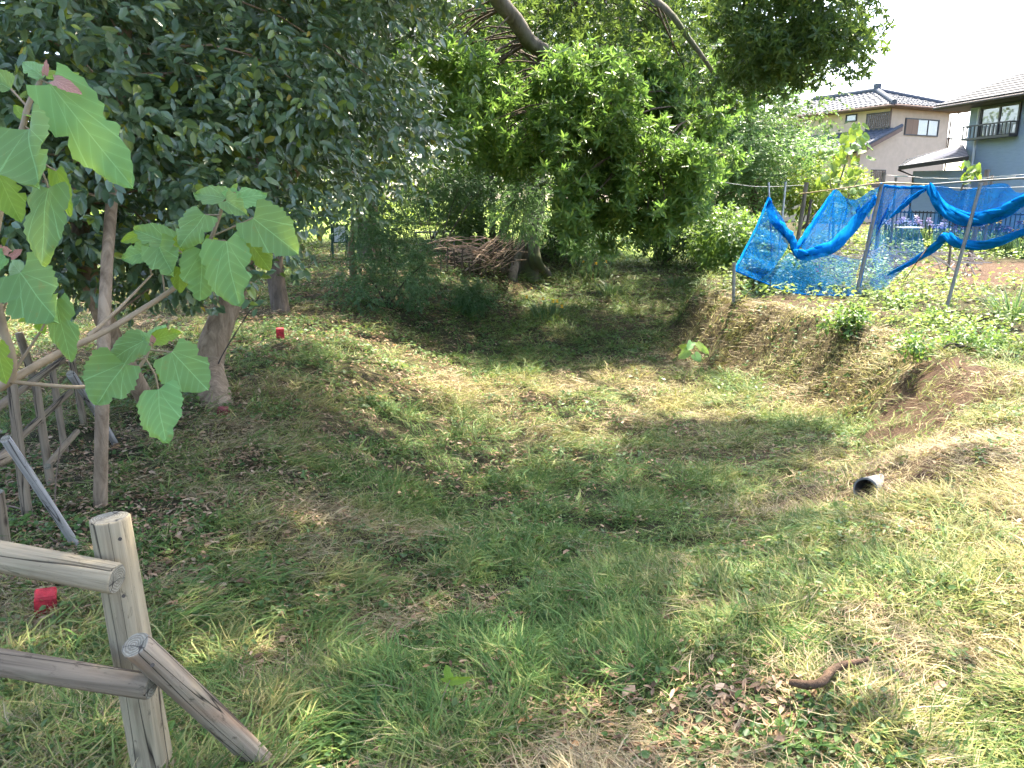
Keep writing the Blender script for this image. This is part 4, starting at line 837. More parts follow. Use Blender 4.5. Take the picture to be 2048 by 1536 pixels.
# ------------------------------------------------------------------ big-leaved sapling in the foreground
def vein_mat(name, base, lo, trans=.35, tcol=(.42, .55, .05)):
    m, t, n, l, b = nodes(name); tc = n.new('ShaderNodeUVMap'); tc.uv_map = 'uv'; sp = n.new('ShaderNodeSeparateXYZ'); l.new(tc.outputs[0], sp.inputs[0])
    def mth(op, *a):
        q = n.new('ShaderNodeMath'); q.operation = op
        for i, x_ in enumerate(a):
            if isinstance(x_, (int, float)): q.inputs[i].default_value = x_
            else: l.new(x_, q.inputs[i])
        return q.outputs[0]
    X = mth('ABSOLUTE', sp.outputs[0]); Y = sp.outputs[1]
    rib = mth('LESS_THAN', X, .009)
    s = mth('FRACT', mth('MULTIPLY', mth('SUBTRACT', Y, mth('MULTIPLY', X, .75)), 6.5)); lat = mth('LESS_THAN', s, .055)
    ang = mth('ABSOLUTE', mth('SUBTRACT', mth('DIVIDE', X, mth('ADD', Y, .02)), .55)); pal = mth('LESS_THAN', ang, .022)
    vn = mth('MAXIMUM', rib, mth('MAXIMUM', mth('MULTIPLY', lat, .45), mth('MULTIPLY', pal, .8)))
    oi = n.new('ShaderNodeObjectInfo'); nz = noise(t, 9, 4, .6, mapping(t)); c = ramp(t, [(.2, lo), (.75, base)], nz.outputs[0]).outputs[0]
    sp_ = noise(t, 42, 3, .6, mapping(t)); c = mixc(t, c, (.28, .20, .06), ramp(t, [(.64, (0, 0, 0)), (.74, (.6, .6, .6))], sp_.outputs[0]).outputs[0])
    hs = n.new('ShaderNodeHueSaturation'); l.new(c, hs.inputs['Color']); l.new(mth('ADD', .80, mth('MULTIPLY', oi.outputs['Random'], .4)), hs.inputs['Value']); l.new(mth('ADD', .488, mth('MULTIPLY', oi.outputs['Random'], .022)), hs.inputs['Hue']); c = hs.outputs[0]
    c = mixc(t, c, tuple(x_*.55 for x_ in lo), mth('MULTIPLY', mth('MULTIPLY', s, mth('SUBTRACT', 1.0, s)), .9))
    c = mixc(t, c, tuple(min(1, x_*1.5+.05) for x_ in base), mth('MULTIPLY', vn, .62))
    l.new(c, b.inputs['Base Color']); b.inputs['Roughness'].default_value = .55; b.inputs['Specular IOR Level'].default_value = .35
    l.new(bump(t, vn, .5, .004), b.inputs['Normal'])
    tr = n.new('ShaderNodeBsdfTranslucent'); l.new(mixc(t, c, tcol, .5), tr.inputs[0]); mx = n.new('ShaderNodeMixShader'); mx.inputs[0].default_value = trans
    l.new(b.outputs[0], mx.inputs[1]); l.new(tr.outputs[0], mx.inputs[2]); l.new(mx.outputs[0], n['Material Output'].inputs[0]); return m
M['big'] = vein_mat('sapling_leaf', (.165, .33, .115), (.11, .245, .08), .45); M['big_y'] = vein_mat('sapling_leaf_backlit', (.20, .33, .04), (.14, .26, .03), .5)  # yellow copy has the glow of backlit leaves put into its colour
M['bud'] = vein_mat('sapling_bud', (.45, .24, .17), (.32, .15, .11), .3, (.5, .2, .1)); M['stem'] = plain('sapling_stem', (.25, .19, .12), .7, .25, 20, .2)
def big_leaf(parent, base, tip, width, nrm, mat, rng, ns=21, nc=9, lobes=True, name='leaf', fold=.12, droop=.12):
    """broad toothed blade: heart-shaped base, pointed tip, shallow side lobes, folded along the midrib and rippled"""
    base, tip = Vector(base), Vector(tip); ax = tip-base; L = ax.length; ax.normalize(); nr = Vector(nrm); nr = (nr-ax*nr.dot(ax)).normalized(); sd = nr.cross(ax); vs, uv, fs = [], [], []
    ph = rng.uniform(0, 6); ph2 = rng.uniform(0, 6); asym = rng.uniform(-.12, .12); fold = fold*rng.uniform(.3, 2.2); droop = droop*rng.uniform(.3, 1.8); bites = [(rng.choice((-1, 1)), rng.uniform(.25, .95), rng.uniform(.03, .07), rng.uniform(.1, .4)) for _ in range(3)]; curlk = rng.uniform(-.10, .14)
    for i in range(ns):
        s = i/(ns-1); w = .5*(math.sin(math.pi*min(1, (s*.92+.08))**.68))**.62 if s < 1 else 0
        w *= 1+.10*math.exp(-((s-.62)/.10)**2)*(1 if lobes else 0)
        for j in range(nc):
            f = j/(nc-1)*2-1; wl = w*(1+asym*(1 if f > 0 else -1))*(1+((.045*((i % 2)*2-1)+.04*math.sin(s*21+ph+(f > 0)*2)) if abs(f) > .9 else 0))
            for (bs, b0_, bw, ba) in bites:
                if bs*f > 0: wl *= 1-ba*math.exp(-((s-b0_)/bw)**2)
            back = -.10*abs(f)**1.5*max(0, 1-s*4)                       # heart-shaped base
            X = f*wl*width; Y = (s+back)*L; Z = abs(f)*fold*width*(1-.3*s) - droop*L*s*s + .018*width*math.sin(8*s+3*f+ph2) - (.05+curlk)*width*abs(f)**3 + .03*width*math.sin(5*s+ph)*f
            vs.append(base+sd*X+ax*Y+nr*Z); uv.append((f*wl, s))
    for i in range(ns-1):
        for j in range(nc-1): fs.append((i*nc+j, i*nc+j+1, (i+1)*nc+j+1, (i+1)*nc+j))
    return build(name, vs, fs, mat, parent, True, uv=uv)
sap = thing('sapling', 'young sapling with large soft green leaves hanging in the left foreground', 'sapling', Vector((-1.35, 1.2, 0)))
DS = 1.35
def stemp(q, r0, r1, name='branch'):
    c = curve([P(*p) for p in q], 16); return MB().tube(c, [r0+(r1-r0)*k/16 for k in range(17)], 8, True, wob=.08).build(name, M['stem'], sap, True)
MB().tube(curve([Vector((-1.35, 1.2, -.05)), P(-120, 1100, 1.38), P(-60, 830, 1.36), P(20, 762, 1.36)], 14), [.012-.0003*k for k in range(15)], 8).build('stem', M['stem'], sap, True)
stemp([(20, 762, 1.36), (24, 715, 1.35), (2, 640, 1.33), (-14, 500, 1.3), (20, 340, 1.28), (46, 255, 1.27), (56, 212, 1.27), (82, 160, 1.27)], .0085, .004)
stemp([(20, 762, 1.36), (120, 705, 1.42), (180, 678, 1.46), (250, 640, 1.52), (350, 575, 1.58), (395, 530, 1.6), (425, 470, 1.6), (450, 398, 1.6)], .0075, .0035)
stemp([(176, 673, 1.46), (240, 615, 1.52), (305, 548, 1.58)], .004, .002); stemp([(20, 763, 1.36), (90, 770, 1.38), (165, 774, 1.4), (235, 764, 1.42), (272, 742, 1.43), (291, 715, 1.44), (302, 686, 1.44)], .0038, .003)
stemp([(26, 745, 1.36), (60, 695, 1.37), (82, 662, 1.37)], .003, .002)
LV = [  # base u,v  tip u,v  width px, depth, depth change to the tip, material
 (100, 168, 264, 376, 112, 1.24, .03, 'big'), (58, 258, 62, 366, 140, 1.22, -.05, 'big'), (112, 342, 139, 432, 34, 1.26, .0, 'big_y'), (97, 376, 70, 524, 92, 1.24, -.03, 'big'), (-6, 345, 40, 444, 62, 1.25, 0, 'big_y'),
 (22, 178, -30, 148, 46, 1.28, 0, 'big'), (84, 152, 38, 117, 34, 1.27, .04, 'big'), (92, 152, 158, 143, 34, 1.26, .04, 'big_y'), (88, 156, 72, 128, 30, 1.3, .05, 'big'), (90, 150, 91, 118, 14, 1.26, .0, 'bud'), (108, 160, 150, 178, 24, 1.24, -.04, 'bud'),
 (50, 236, 22, 208, 20, 1.27, 0, 'big_y'), (52, 232, 130, 252, 26, 1.25, .1, 'big'), (40, 545, 108, 642, 118, 1.30, -.04, 'big'), (112, 600, 138, 726, 56, 1.32, .02, 'big'), (70, 630, 32, 643, 14, 1.35, 0, 'big_y'), (76, 632, 88, 668, 24, 1.36, 0, 'big_y'),
 (-8, 690, 12, 768, 50, 1.3, 0, 'big_y'), (10, 512, -40, 545, 40, 1.3, 0, 'big'), (18, 505, -12, 488, 16, 1.3, 0, 'bud'), (22, 515, 42, 498, 16, 1.3, 0, 'bud'), (40, 545, 20, 520, 34, 1.31, .05, 'big'),
 (286, 682, 210, 722, 62, 1.40, -.02, 'big'), (250, 727, 190, 810, 104, 1.38, -.02, 'big'), (345, 704, 412, 778, 92, 1.40, -.02, 'big'), (316, 778, 322, 880, 98, 1.36, -.05, 'big'), (322, 722, 333, 780, 26, 1.44, 0, 'big_y'), (345, 742, 352, 786, 30, 1.45, 0, 'big'),
 (300, 684, 250, 660, 28, 1.46, .05, 'big'), (300, 676, 332, 643, 30, 1.47, .05, 'big'), (312, 678, 362, 664, 32, 1.43, -.02, 'big_y'), (304, 684, 308, 664, 12, 1.43, 0, 'bud'),
 (410, 430, 358, 492, 78, 1.54, -.02, 'big'), (340, 487, 268, 458, 54, 1.55, 0, 'big'), (299, 502, 240, 516, 44, 1.55, 0, 'big'), (318, 494, 348, 554, 68, 1.53, -.02, 'big'), (406, 500, 398, 602, 82, 1.55, 0, 'big'), (452, 482, 468, 606, 100, 1.52, -.04, 'big'), (506, 436, 590, 502, 92, 1.52, -.03, 'big'),
 (452, 396, 388, 384, 48, 1.58, .05, 'big'), (455, 400, 535, 386, 46, 1.58, .05, 'big'), (448, 392, 462, 364, 44, 1.63, .1, 'big'), (452, 402, 486, 424, 40, 1.55, -.04, 'big'), (462, 398, 470, 384, 12, 1.56, 0, 'bud'),
 (284, 470, 240, 482, 24, 1.57, 0, 'big_y'), (345, 470, 368, 506, 40, 1.58, 0, 'big_y'), (500, 485, 540, 538, 46, 1.56, 0, 'big_y'), (360, 535, 358, 586, 34, 1.57, 0, 'big_y'), (425, 500, 416, 470, 30, 1.6, 0, 'big_y'), (390, 520, 372, 560, 40, 1.6, 0, 'big_y')]
rl = random.Random(3)
for (ub, vb, ut, vt, w, d_, dd, mt) in LV:
    bse, tip = P(ub, vb, d_), P(ut, vt, d_+dd); wm = w/FPX*d_
    nr = Vector((rl.uniform(-.25, .25), -1, rl.uniform(.25, .75)))
    big_leaf(sap, bse, tip, wm*1.05, nr, M[mt], rl)
PET = [((82, 160), (100, 168)), ((46, 250), (58, 258)), ((56, 215), (22, 178)), ((52, 230), (97, 232)), ((110, 250), (128, 255)), ((300, 700), (345, 704)), ((291, 716), (250, 727)), ((293, 720), (310, 750), (316, 778)), ((430, 470), (506, 436)), ((420, 480), (452, 482)), ((400, 520), (406, 500)), ((330, 590), (318, 494)), ((395, 530), (340, 487)), ((302, 548), (299, 502)), ((440, 430), (410, 430)), ((2, 630), (40, 545)), ((58, 258), (80, 330), (97, 376)), ((40, 300), (112, 342)), ((82, 662), (112, 600))]
for q in PET:
    d_ = 1.27 if q[0][0] < 130 and q[0][1] < 400 else (1.33 if q[0][0] < 130 else (1.42 if q[0][1] > 640 else 1.57))
    MB().tube(curve([P(a, c, d_) for a, c in q], 6), .0018, 6).build('petiole', M['stem'], sap, True)

# ------------------------------------------------------------------ small things on the ground
def red_block(uv_, s, h, rot, mat, lab, tilt=(0, 0)):
    g = G(*uv_); R = Matrix.Rotation(rot, 3, 'Z') @ Matrix.Rotation(tilt[0], 3, 'X') @ Matrix.Rotation(tilt[1], 3, 'Y'); a = s/2; q = a*.86
    lo = [R @ Vector(p) + g for p in ((-a, -a, -.06), (a, -a, -.06), (a, a, -.06), (-a, a, -.06))]; mi_ = [R @ Vector(p) + g for p in ((-a, -a, h-.012), (a, -a, h-.012), (a, a, h-.012), (-a, a, h-.012))]; hi = [R @ Vector(p) + g for p in ((-q, -q, h), (q, -q, h), (q, q, h), (-q, q, h))]
    mb = MB().hexa(lo, mi_); mb.hexa([p for p in mi_], hi); o = mb.build('boundary_marker', mat, None, origin=g); tag(o, lab, 'marker')
red_block((92, 1222), .082, .092, .5, M['red'], 'bright red square marker block behind the foreground rails', (.12, .1))
red_block((561, 676), .10, .13, .3, M['red'], 'small bright red marker block on the left bank beyond the leaning trunk')
red_block((448, 829), .085, .06, .9, M['red_dull'], 'faded red marker block at the foot of the leaning trunk', (.15, .2))
# drain pipe
pc = Vector((PX, PY, hz(PX-.05, PY-.05)+.05)); pd = Vector((.70, .68, -.16)).normalized(); R0, R1_ = .082, .070
M['pvc'] = plain('grey_pvc', (.20, .20, .185), .6, .5, 9, .2, .25); M['pipe_in'] = plain('pipe_inside', (.10, .10, .10), .6, .3, 9)
pr = thing('drain_pipe', 'grey plastic drain pipe poking out of the right bank', 'pipe', pc)
c1 = [pc, pc+pd*.10, pc+pd*.34]; MB().tube(c1, R0, 24, False).build('outer_wall', M['pvc'], pr, True); MB().tube(c1, R1_, 24, False).build('inner_wall', M['pipe_in'], pr, True)
aa = pd.orthogonal().normalized(); bb_ = pd.cross(aa); ring = [pc+(aa*math.cos(k*math.pi/12)+bb_*math.sin(k*math.pi/12))*R0 for k in range(24)] + [pc+(aa*math.cos(k*math.pi/12)+bb_*math.sin(k*math.pi/12))*R1_ for k in range(24)]
build('rim', ring, [(k, (k+1) % 24, 24+(k+1) % 24, 24+k) for k in range(24)], M['pvc'], pr)
# bent root
M['root'] = bark('root_bark', (.04, .026, .017), (.12, .075, .048), 9, .6, .8)
pts = [G(a, c)+Vector((0, 0, .07)) for a, c in ((1576, 1402), (1612, 1408), (1640, 1402), (1656, 1382), (1680, 1368), (1730, 1356))]
o = MB().tube(curve(pts, 22), [.010, .012]+[.014]*8+[.013]*7+[.014, .013, .012, .010, .008, .006], 12, True, wob=.22).build('bent_root', M['root'], None, True, origin=pts[0]); tag(o, 'bent brown bark-covered stick lying in the near right grass', 'stick')
# seedlings
def seedling(name, lab, stem_px, leaves, matn, r=.003):
    g = G(*stem_px[0]); d_ = float(project(np.array(g))[2]); root = thing(name, lab, 'seedling', g)
    pts = [g-Vector((0, 0, .02))] + [P(a, c, d_-.02*i) for i, (a, c) in enumerate(stem_px[1:], 1)]
    MB().tube(curve(pts, 12), [r*(1-.4*k/12) for k in range(13)], 6).build('stem', M['stem'], root, True)
    for (ub, vb, ut, vt, w, dd, mt) in leaves: big_leaf(root, P(ub, vb, d_-.03), P(ut, vt, d_-.03+dd), w/FPX*d_, Vector((rl.uniform(-.3, .3), -1, .45)), M[mt], rl, 9, 5)
seedling('seedling', 'tiny bright green two-leaved seedling in the near grass', [(873, 1440), (886, 1395), (900, 1360)], [(900, 1362, 892, 1330, 18, .0, 'big_y'), (900, 1362, 942, 1357, 16, -.01, 'big_y'), (900, 1362, 880, 1358, 8, 0, 'big_y')], 'big_y', .0018)
seedling('seedling', 'young broad-leaved seedling with bent stem at the foot of the sunny bank', [(1371, 778), (1370, 752), (1391, 722), (1386, 700)], [(1378, 694, 1357, 692, 13, 0, 'big_y'), (1384, 685, 1377, 699, 16, -.1, 'big'), (1394, 685, 1403, 702, 12, -.1, 'big_y'), (1400, 690, 1418, 708, 13, -.05, 'big'), (1388, 708, 1402, 722, 20, -.05, 'big'), (1376, 700, 1358, 716, 20, -.05, 'big')], 'big', .006)
seedling('seedling', 'low weed with round leaves beside the fence brace', [(330, 1500), (332, 1460), (300, 1440)], [(320, 1450, 345, 1470, 26, 0, 'big_y'), (305, 1442, 285, 1435, 16, 0, 'big_y'), (300, 1440, 290, 1480, 16, 0, 'big'), (330, 1462, 350, 1440, 18, 0, 'big')], 'big', .002)
# single dead leaves one can pick out
rf_ = random.Random(11)
M['dead'] = leafmat('fallen_leaf', [(0, (.16, .09, .05)), (.4, (.30, .19, .11)), (.8, (.46, .32, .22)), (1, (.45, .22, .06))], .6, .15, (.4, .2, .08), .35)
spots = [(1808, 1364), (1840, 1385), (1858, 1395), (1500, 1470), (735, 1140), (757, 1165), (1035, 1462), (1100, 1490), (1160, 1500), (1930, 1330), (1945, 1260), (1390, 1260), (1340, 1250), (950, 1420), (1140, 1110), (1280, 1050), (1310, 960), (1330, 1010), (545, 915), (460, 905), (430, 1190), (470, 1175), (500, 1150), (420, 1205), (690, 1180), (1240, 1370), (1270, 1385), (1700, 1480), (1760, 1440), (860, 1290), (1990, 1180), (1880, 1470), (1580, 1500), (640, 1420), (1600, 1290), (1700, 890), (1640, 880), (1770, 780)]
for (u_, v_) in spots:
    g = G(u_, v_)+Vector((0, 0, .03)); ln_ = rf_.uniform(.045, .085); a = rf_.uniform(0, 6.28); V, F = leaf_cloud(np.zeros((1, 3)), np.array([[math.cos(a), math.sin(a), rf_.uniform(-.2, .3)]]), np.array([[rf_.uniform(-.3, .3), rf_.uniform(-.5, .1), 1.]]), np.array([ln_]), np.array([ln_*rf_.uniform(.4, .6)]), rg, 1.6)
    o = build('fallen_leaf', V+np.array(g), F, M['dead'], None, origin=g, face_rnd=np.full(2, rf_.random())); tag(o, 'single dry brown leaf lying on top of the mown grass', 'leaf', 'dead leaves lying singly on the grass')

# ------------------------------------------------------------------ brush pile, sign, rail at the back of the moat
bpz = G(945, 545); dP = float(project(np.array(bpz))[2])
pile = thing('brush_pile', 'heap of cut branches held by short stakes left of the big trunk', 'brush pile', bpz)
M['brush'] = plain('cut_branch', (.40, .29, .215), .85, .4, 9, .3)
rb = random.Random(8)
for k in range(95):
    u_ = rb.uniform(865, 1030); v_ = 500 + rb.uniform(-22, 28) + abs(u_-945)*.05; d_ = dP + rb.uniform(-.7, .7); L_ = rb.uniform(30, 80); a = rb.gauss(0, .30) + (-.35 if u_ > 970 else .1)
    p0 = P(u_-math.cos(a)*L_/2, v_-math.sin(a)*L_/2, d_); p1 = P(u_+math.cos(a)*L_/2, v_+math.sin(a)*L_/2, d_+rb.uniform(-.5, .5)); pm = p0.lerp(p1, .5)+Vector((0, rb.uniform(-.1, .1), rb.uniform(-.05, .12)))
    if a < 0 and u_ > 960 and rb.random() < .5: p1 = p1 + Vector((.15, 0, .25))
    r_c = rb.uniform(.008, .022); MB().tube(curve([p0, pm, p1], 5), [r_c*(1-.12*i) for i in range(6)], 5, True).build('branch', M['brush'], pile, True)
for k in range(13):
    u_ = 885+k*13+rb.uniform(-4, 4); g = G(u_, 548+rb.uniform(-3, 8)); d_ = float(project(np.array(g))[2]); MB().tube([g-Vector((0, 0, .1)), P(u_+rb.uniform(-4, 4), 497+rb.uniform(-8, 10), d_)], .022, 6).build('stake', M['bark_brown'], pile, True)
# dark tangle inside the heap
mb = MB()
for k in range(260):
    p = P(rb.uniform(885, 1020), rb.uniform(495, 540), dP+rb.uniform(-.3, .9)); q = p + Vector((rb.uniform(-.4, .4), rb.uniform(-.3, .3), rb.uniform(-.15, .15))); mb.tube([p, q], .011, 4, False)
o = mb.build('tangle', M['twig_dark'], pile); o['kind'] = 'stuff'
# notice board
sg = P(678, 512, 21.); sg.z = hz(sg.x, sg.y); sr = thing('notice_board', 'small white notice board on dark green posts beside the slender trunk', 'sign', sg)
M['sign_green'] = plain('green_post', (.03, .07, .045), .5, .2, 8)
m, t, n, l, b = nodes('notice_print'); v = mapping(t, (1, 1, 1)); wv = n.new('ShaderNodeTexWave'); wv.bands_direction = 'Z'; wv.inputs['Scale'].default_value = 9; wv.inputs['Distortion'].default_value = .0; l.new(v, wv.inputs[0]); nz = noise(t, 60, 3, .6, v)
msk = n.new('ShaderNodeMath'); msk.operation = 'MULTIPLY'; l.new(ramp(t, [(.72, (0, 0, 0)), (.8, (1, 1, 1))], wv.outputs[1]).outputs[0], msk.inputs[0]); l.new(ramp(t, [(.42, (0, 0, 0)), (.5, (1, 1, 1))], nz.outputs[0]).outputs[0], msk.inputs[1])
l.new(mixc(t, (.68, .69, .70), (.28, .30, .33), msk.outputs[0]), b.inputs['Base Color']); b.inputs['Roughness'].default_value = .5; M['print'] = m
bc = P(679, 468, 21.); X = Vector((1, .15, 0)).normalized(); Yv = Vector((.15, -1, 0)).normalized(); w2, h2 = .145, .21
fr_ = MB()
for a in ((-w2-.03, -w2, -h2-.03, h2+.03), (w2, w2+.03, -h2-.03, h2+.03), (-w2, w2, -h2-.03, -h2), (-w2, w2, h2, h2+.03)): fr_.box(bc, X, Yv, ZUP, a[0], a[1], -.02, .02, a[2], a[3])
fr_.build('frame', M['sign_green'], sr); MB().box(bc, X, Yv, ZUP, -w2, w2, -.012, .008, -h2, h2).build('panel', M['print'], sr)
for s_ in (-1, 1):
    p0 = bc + X*s_*(w2+.06); MB().box(Vector((p0.x, p0.y, 0)), X, Yv, ZUP, -.028, .028, -.028, .028, sg.z-.1, bc.z+h2+.06).build('post', M['sign_green'], sr)
    pb = bc + X*s_*(w2+.06) - Yv*.45; MB().tube([p0-ZUP*.1+Yv*-.03, Vector((pb.x-.12, pb.y, sg.z-.05))], .015, 6).build('strut', M['sign_green'], sr)
hr = P(860, 520, 25.5); hr.z = hz(hr.x, hr.y); hrr = thing('handrail', 'low pale metal rail at the field edge behind the trees', 'railing', hr)
MB().tube([P(828, 465, 25.5), P(925, 462, 25.5)], .03, 8).build('rail', M['steel'], hrr, True)
for u_ in (832, 870, 908): g = P(u_, 464, 25.5); MB().tube([g, Vector((g.x, g.y, hz(g.x, g.y)-.05))], .025, 8).build('post', M['steel'], hrr, True)
# ------------------------------------------------------------------ garden with the blue net
M['pole_dark'] = plain('weathered_pipe', (.20, .20, .19), .5, .3, 10, .15, .45, .3)
M['old_wood'] = bark('old_stake', (.09, .075, .06), (.22, .19, .15), 6, .2, .5)
M['bamboo'] = plain('bamboo_cane', (.33, .25, .14), .5, .25, 8, .1, .4)
def pole(name, lab, a, b_, r, mat, cat='pole', group=None, sink=.15, extra=None):
    root = thing(name, lab, cat, a, group); d_ = (Vector(b_)-Vector(a)).normalized(); MB().tube([Vector(a)-d_*sink, Vector(a).lerp(Vector(b_), .5), b_], r, 10).build('shaft', mat, root, True)
    MB().tube([Vector(b_)-d_*.03, Vector(b_)+d_*.012], r*1.12, 10).build('cap', mat, root, True); return root
def dep(p): return float(project(np.array(p))[2])
g1 = G(1890, 626); T1_ = P(1962, 366, dep(g1)-.35); pole('net_pole', 'leaning grey pipe holding the net, nearest the camera', g1, T1_, .024, M['pole_dark'], group='pipes holding up the blue net')
g2 = G(1712, 592); T2_ = P(1764, 369, dep(g2)-.4); pole('net_pole', 'leaning grey pipe wrapped in blue net, second from the camera', g2, T2_, .026, M['pole_dark'], group='pipes holding up the blue net')
g3 = P(1590, 505, 17.2); g3.z = hz(g3.x, g3.y); T3_ = P(1613, 366, 17.0); pole('old_stake', 'old wooden stake where the top rail of the net ends', g3, T3_, .045, M['old_wood'], 'stake')
g3b = g3+Vector((.25, .3, 0)); pole('old_stake', 'dark forked stake just behind the end of the top rail', g3b, P(1622, 400, 17.4), .03, M['twig_dark'], 'stake')
g4 = G(1467, 604); pole('corner_peg', 'short pale corner peg at the lower left end of the net', g4, P(1468, 526, dep(g4)-.1), .026, M['pvc'], 'peg', sink=.12)
g5 = P(1549, 540, 14.6); g5.z = hz(g5.x, g5.y); T5_ = P(1536, 392, 14.4); pole('net_pole', 'thin grey pipe under the peak of the net', g5, P(1537, 366, 14.4), .02, M['steel'], group='pipes holding up the blue net')
g6 = P(1556, 520, 15.6); g6.z = hz(g6.x, g6.y); pole('net_pole', 'pale steel pipe standing just right of the net peak', g6, P(1571, 365, 15.5), .024, M['steel'], group='pipes holding up the blue net')
rl_ = thing('top_rail', 'long bent rail carrying the blue net from stake to pole', 'rail', T2_)
ends = [P(1600, 388, 17.1), P(1690, 376, 15), T2_+Vector((0, 0, .02)), P(1860, 369, 12.2), T1_+Vector((0, -.03, .03)), P(2120, 352, 9.4)]
MB().tube(curve(ends[:4], 20), .013, 8).build('cane', M['bamboo'], rl_, True); MB().tube(curve(ends[3:], 12), .014, 8).build('pipe', M['pole_dark'], rl_, True)

# blue net: open mesh sheets, gathered hems
def net_mat(name, col, open_):
    m, t, n, l, b = nodes(name); l.new(ramp(t, [(.3, tuple(x*.6 for x in col)), (.7, col)], noise(t, 14, 4, .6, mapping(t)).outputs[0]).outputs[0], b.inputs['Base Color']); b.inputs['Roughness'].default_value = .9; b.inputs['Specular IOR Level'].default_value = 0
    tl = n.new('ShaderNodeBsdfTranslucent'); tl.inputs[0].default_value = (*[min(1, x*.9) for x in col], 1); mx = n.new('ShaderNodeMixShader'); mx.inputs[0].default_value = .45; l.new(b.outputs[0], mx.inputs[1]); l.new(tl.outputs[0], mx.inputs[2])
    tp2 = n.new('ShaderNodeBsdfTransparent'); tp2.inputs[0].default_value = (.42, .64, .95, 1) if open_ < .6 else (.72, .84, .98, 1); m2 = n.new('ShaderNodeMixShader')
    if open_ > 0:
        tx = mapping(t, (1, 1, 1), 'UV'); q = noise(t, 5, 3, .55, tx); r = ramp(t, [(.35, (open_-.08,)*3), (.65, (min(1, open_+.08),)*3)], q.outputs[0]); l.new(r.outputs[0], m2.inputs[0])
    else: m2.inputs[0].default_value = 0
    l.new(mx.outputs[0], m2.inputs[1]); l.new(tp2.outputs[0], m2.inputs[2]); l.new(m2.outputs[0], n['Material Output'].inputs[0]); return m
M['net'] = net_mat('blue_net', (.006, .17, .52), .46); M['net_thin'] = net_mat('blue_net_thin', (.014, .21, .56), .66); M['net_hem'] = net_mat('blue_net_gathered', (.010, .29, .74), .06)
net = thing('blue_net', 'bright blue bird net draped from poles along the garden edge', 'net', g2)
rn = random.Random(4)
def sheet(a, b_, mat, nu=28, nv=12, name='sheet', wr=.05, sag=0):
    A, B_ = curve(a, nu), curve(b_, nu); vs, uv = [], []
    ph = [rn.uniform(0, 6) for _ in range(3)]
    for i in range(nu+1):
        for j in range(nv+1):
            f = j/nv; p = A[i].lerp(B_[i], f); k = math.sin(f*math.pi)
            p = p + Vector((.4, -1, .1))*wr*k*(math.sin(i*.9+ph[0]+f*2)+.5*math.sin(i*2.1+ph[1]-f*3)) - Vector((0, 0, sag*k)); vs.append(p); uv.append((i/nu*3, f*1.5))
    fs = [(i*(nv+1)+j, (i+1)*(nv+1)+j, (i+1)*(nv+1)+j+1, i*(nv+1)+j+1) for i in range(nu) for j in range(nv)]
    return build(name, vs, fs, mat, net, True, uv=uv)
def hem(q, r, name='gathered_hem', n=26):
    c = curve(q, n); rr = [r[0]+(r[1]-r[0])*math.sin(math.pi*min(1, i/n*1.0))**.7 for i in range(n+1)] if isinstance(r, tuple) else [r]*(n+1)
    mb = MB(); mb.tube(c, [q_*(1+.18*math.sin(i*1.7)) for i, q_ in enumerate(rr)], 9, True, wob=.25)
    for s_ in range(3):                                               # strands of netting that make up the roll
        a = s_*2.1; cc = [p + Vector((math.cos(a+i*.4), -.3, math.sin(a+i*.4)))*rr[i]*.85 for i, p in enumerate(c)]; mb.tube(cc, [q_*.45 for q_ in rr], 6, True)
    return mb.build(name, M['net_hem'], net, True)
d4 = dep(g4); apex = P(1537, 396, 14.4); low = P(1588, 502, 13.7); cor = P(1469, 541, d4-.05)
gl = lambda u_, v_, up=.03: G(u_, v_)+Vector((0, 0, up))
front = [cor, P(1520, 562, 12.9), P(1580, 584, 13.0), gl(1640, 594), gl(1714, 594)]
# left wing: from the peak down to the peg and the ground
sheet([cor, P(1490, 500, 13.2), P(1515, 450, 13.8), apex], [P(1520, 560, 12.95), P(1552, 530, 13.3), P(1580, 470, 13.9), P(1540, 398, 14.4)], M['net'], 26, 14, wr=.05)
sheet([P(1520, 561, 12.95), P(1580, 584, 13.0), gl(1640, 594), gl(1712, 594)], [P(1556, 525, 13.4), low, P(1640, 505, 13.4), P(1722, 520, 13.25)], M['net_thin'], 24, 10, wr=.04)
hem([apex, P(1543, 430, 14.3), P(1562, 455, 14.0), P(1582, 476, 13.8), low], (.03, .075)); hem([apex, P(1515, 450, 13.8), P(1490, 500, 13.2), cor], .018)
hem([low, P(1604, 509, 13.6), P(1640, 502, 13.5), P(1680, 480, 13.7), P(1720, 432, 13.9), P(1752, 395, 13.6)], (.035, .10)); hem(front, .010)
hem([low, P(1604, 480, 13.9), P(1640, 425, 14.6), P(1668, 382, 15.2)], (.02, .045))
# centre: peaks hanging from the rail
tpb = [P(1604, 482, 13.9), P(1640, 425, 14.5), P(1669, 379, 15.2), P(1692, 396, 14.8), P(1715, 398, 14.3), P(1740, 382, 13.8), P(1763, 371, 13.1)]
sheet(tpb, [P(1600, 508, 13.6), P(1640, 503, 13.5), P(1664, 492, 13.6), P(1686, 474, 13.7), P(1706, 450, 13.8), P(1725, 425, 13.7), P(1738, 440, 13.2)], M['net'], 34, 14, wr=.06)
sheet([P(1763, 371, 13.1), P(1790, 373, 12.8), P(1825, 378, 12.5), P(1857, 374, 12.2)], [P(1728, 520, 13.1), P(1752, 470, 12.9), P(1785, 432, 12.7), P(1850, 382, 12.2)], M['net'], 22, 12, wr=.05)
sheet([P(1722, 520, 13.2), P(1752, 470, 12.9), P(1785, 432, 12.7), P(1820, 410, 12.5)], [gl(1716, 594), gl(1760, 588), P(1800, 545, 12.2), P(1850, 505, 11.8)], M['net_thin'], 20, 12, wr=.04)
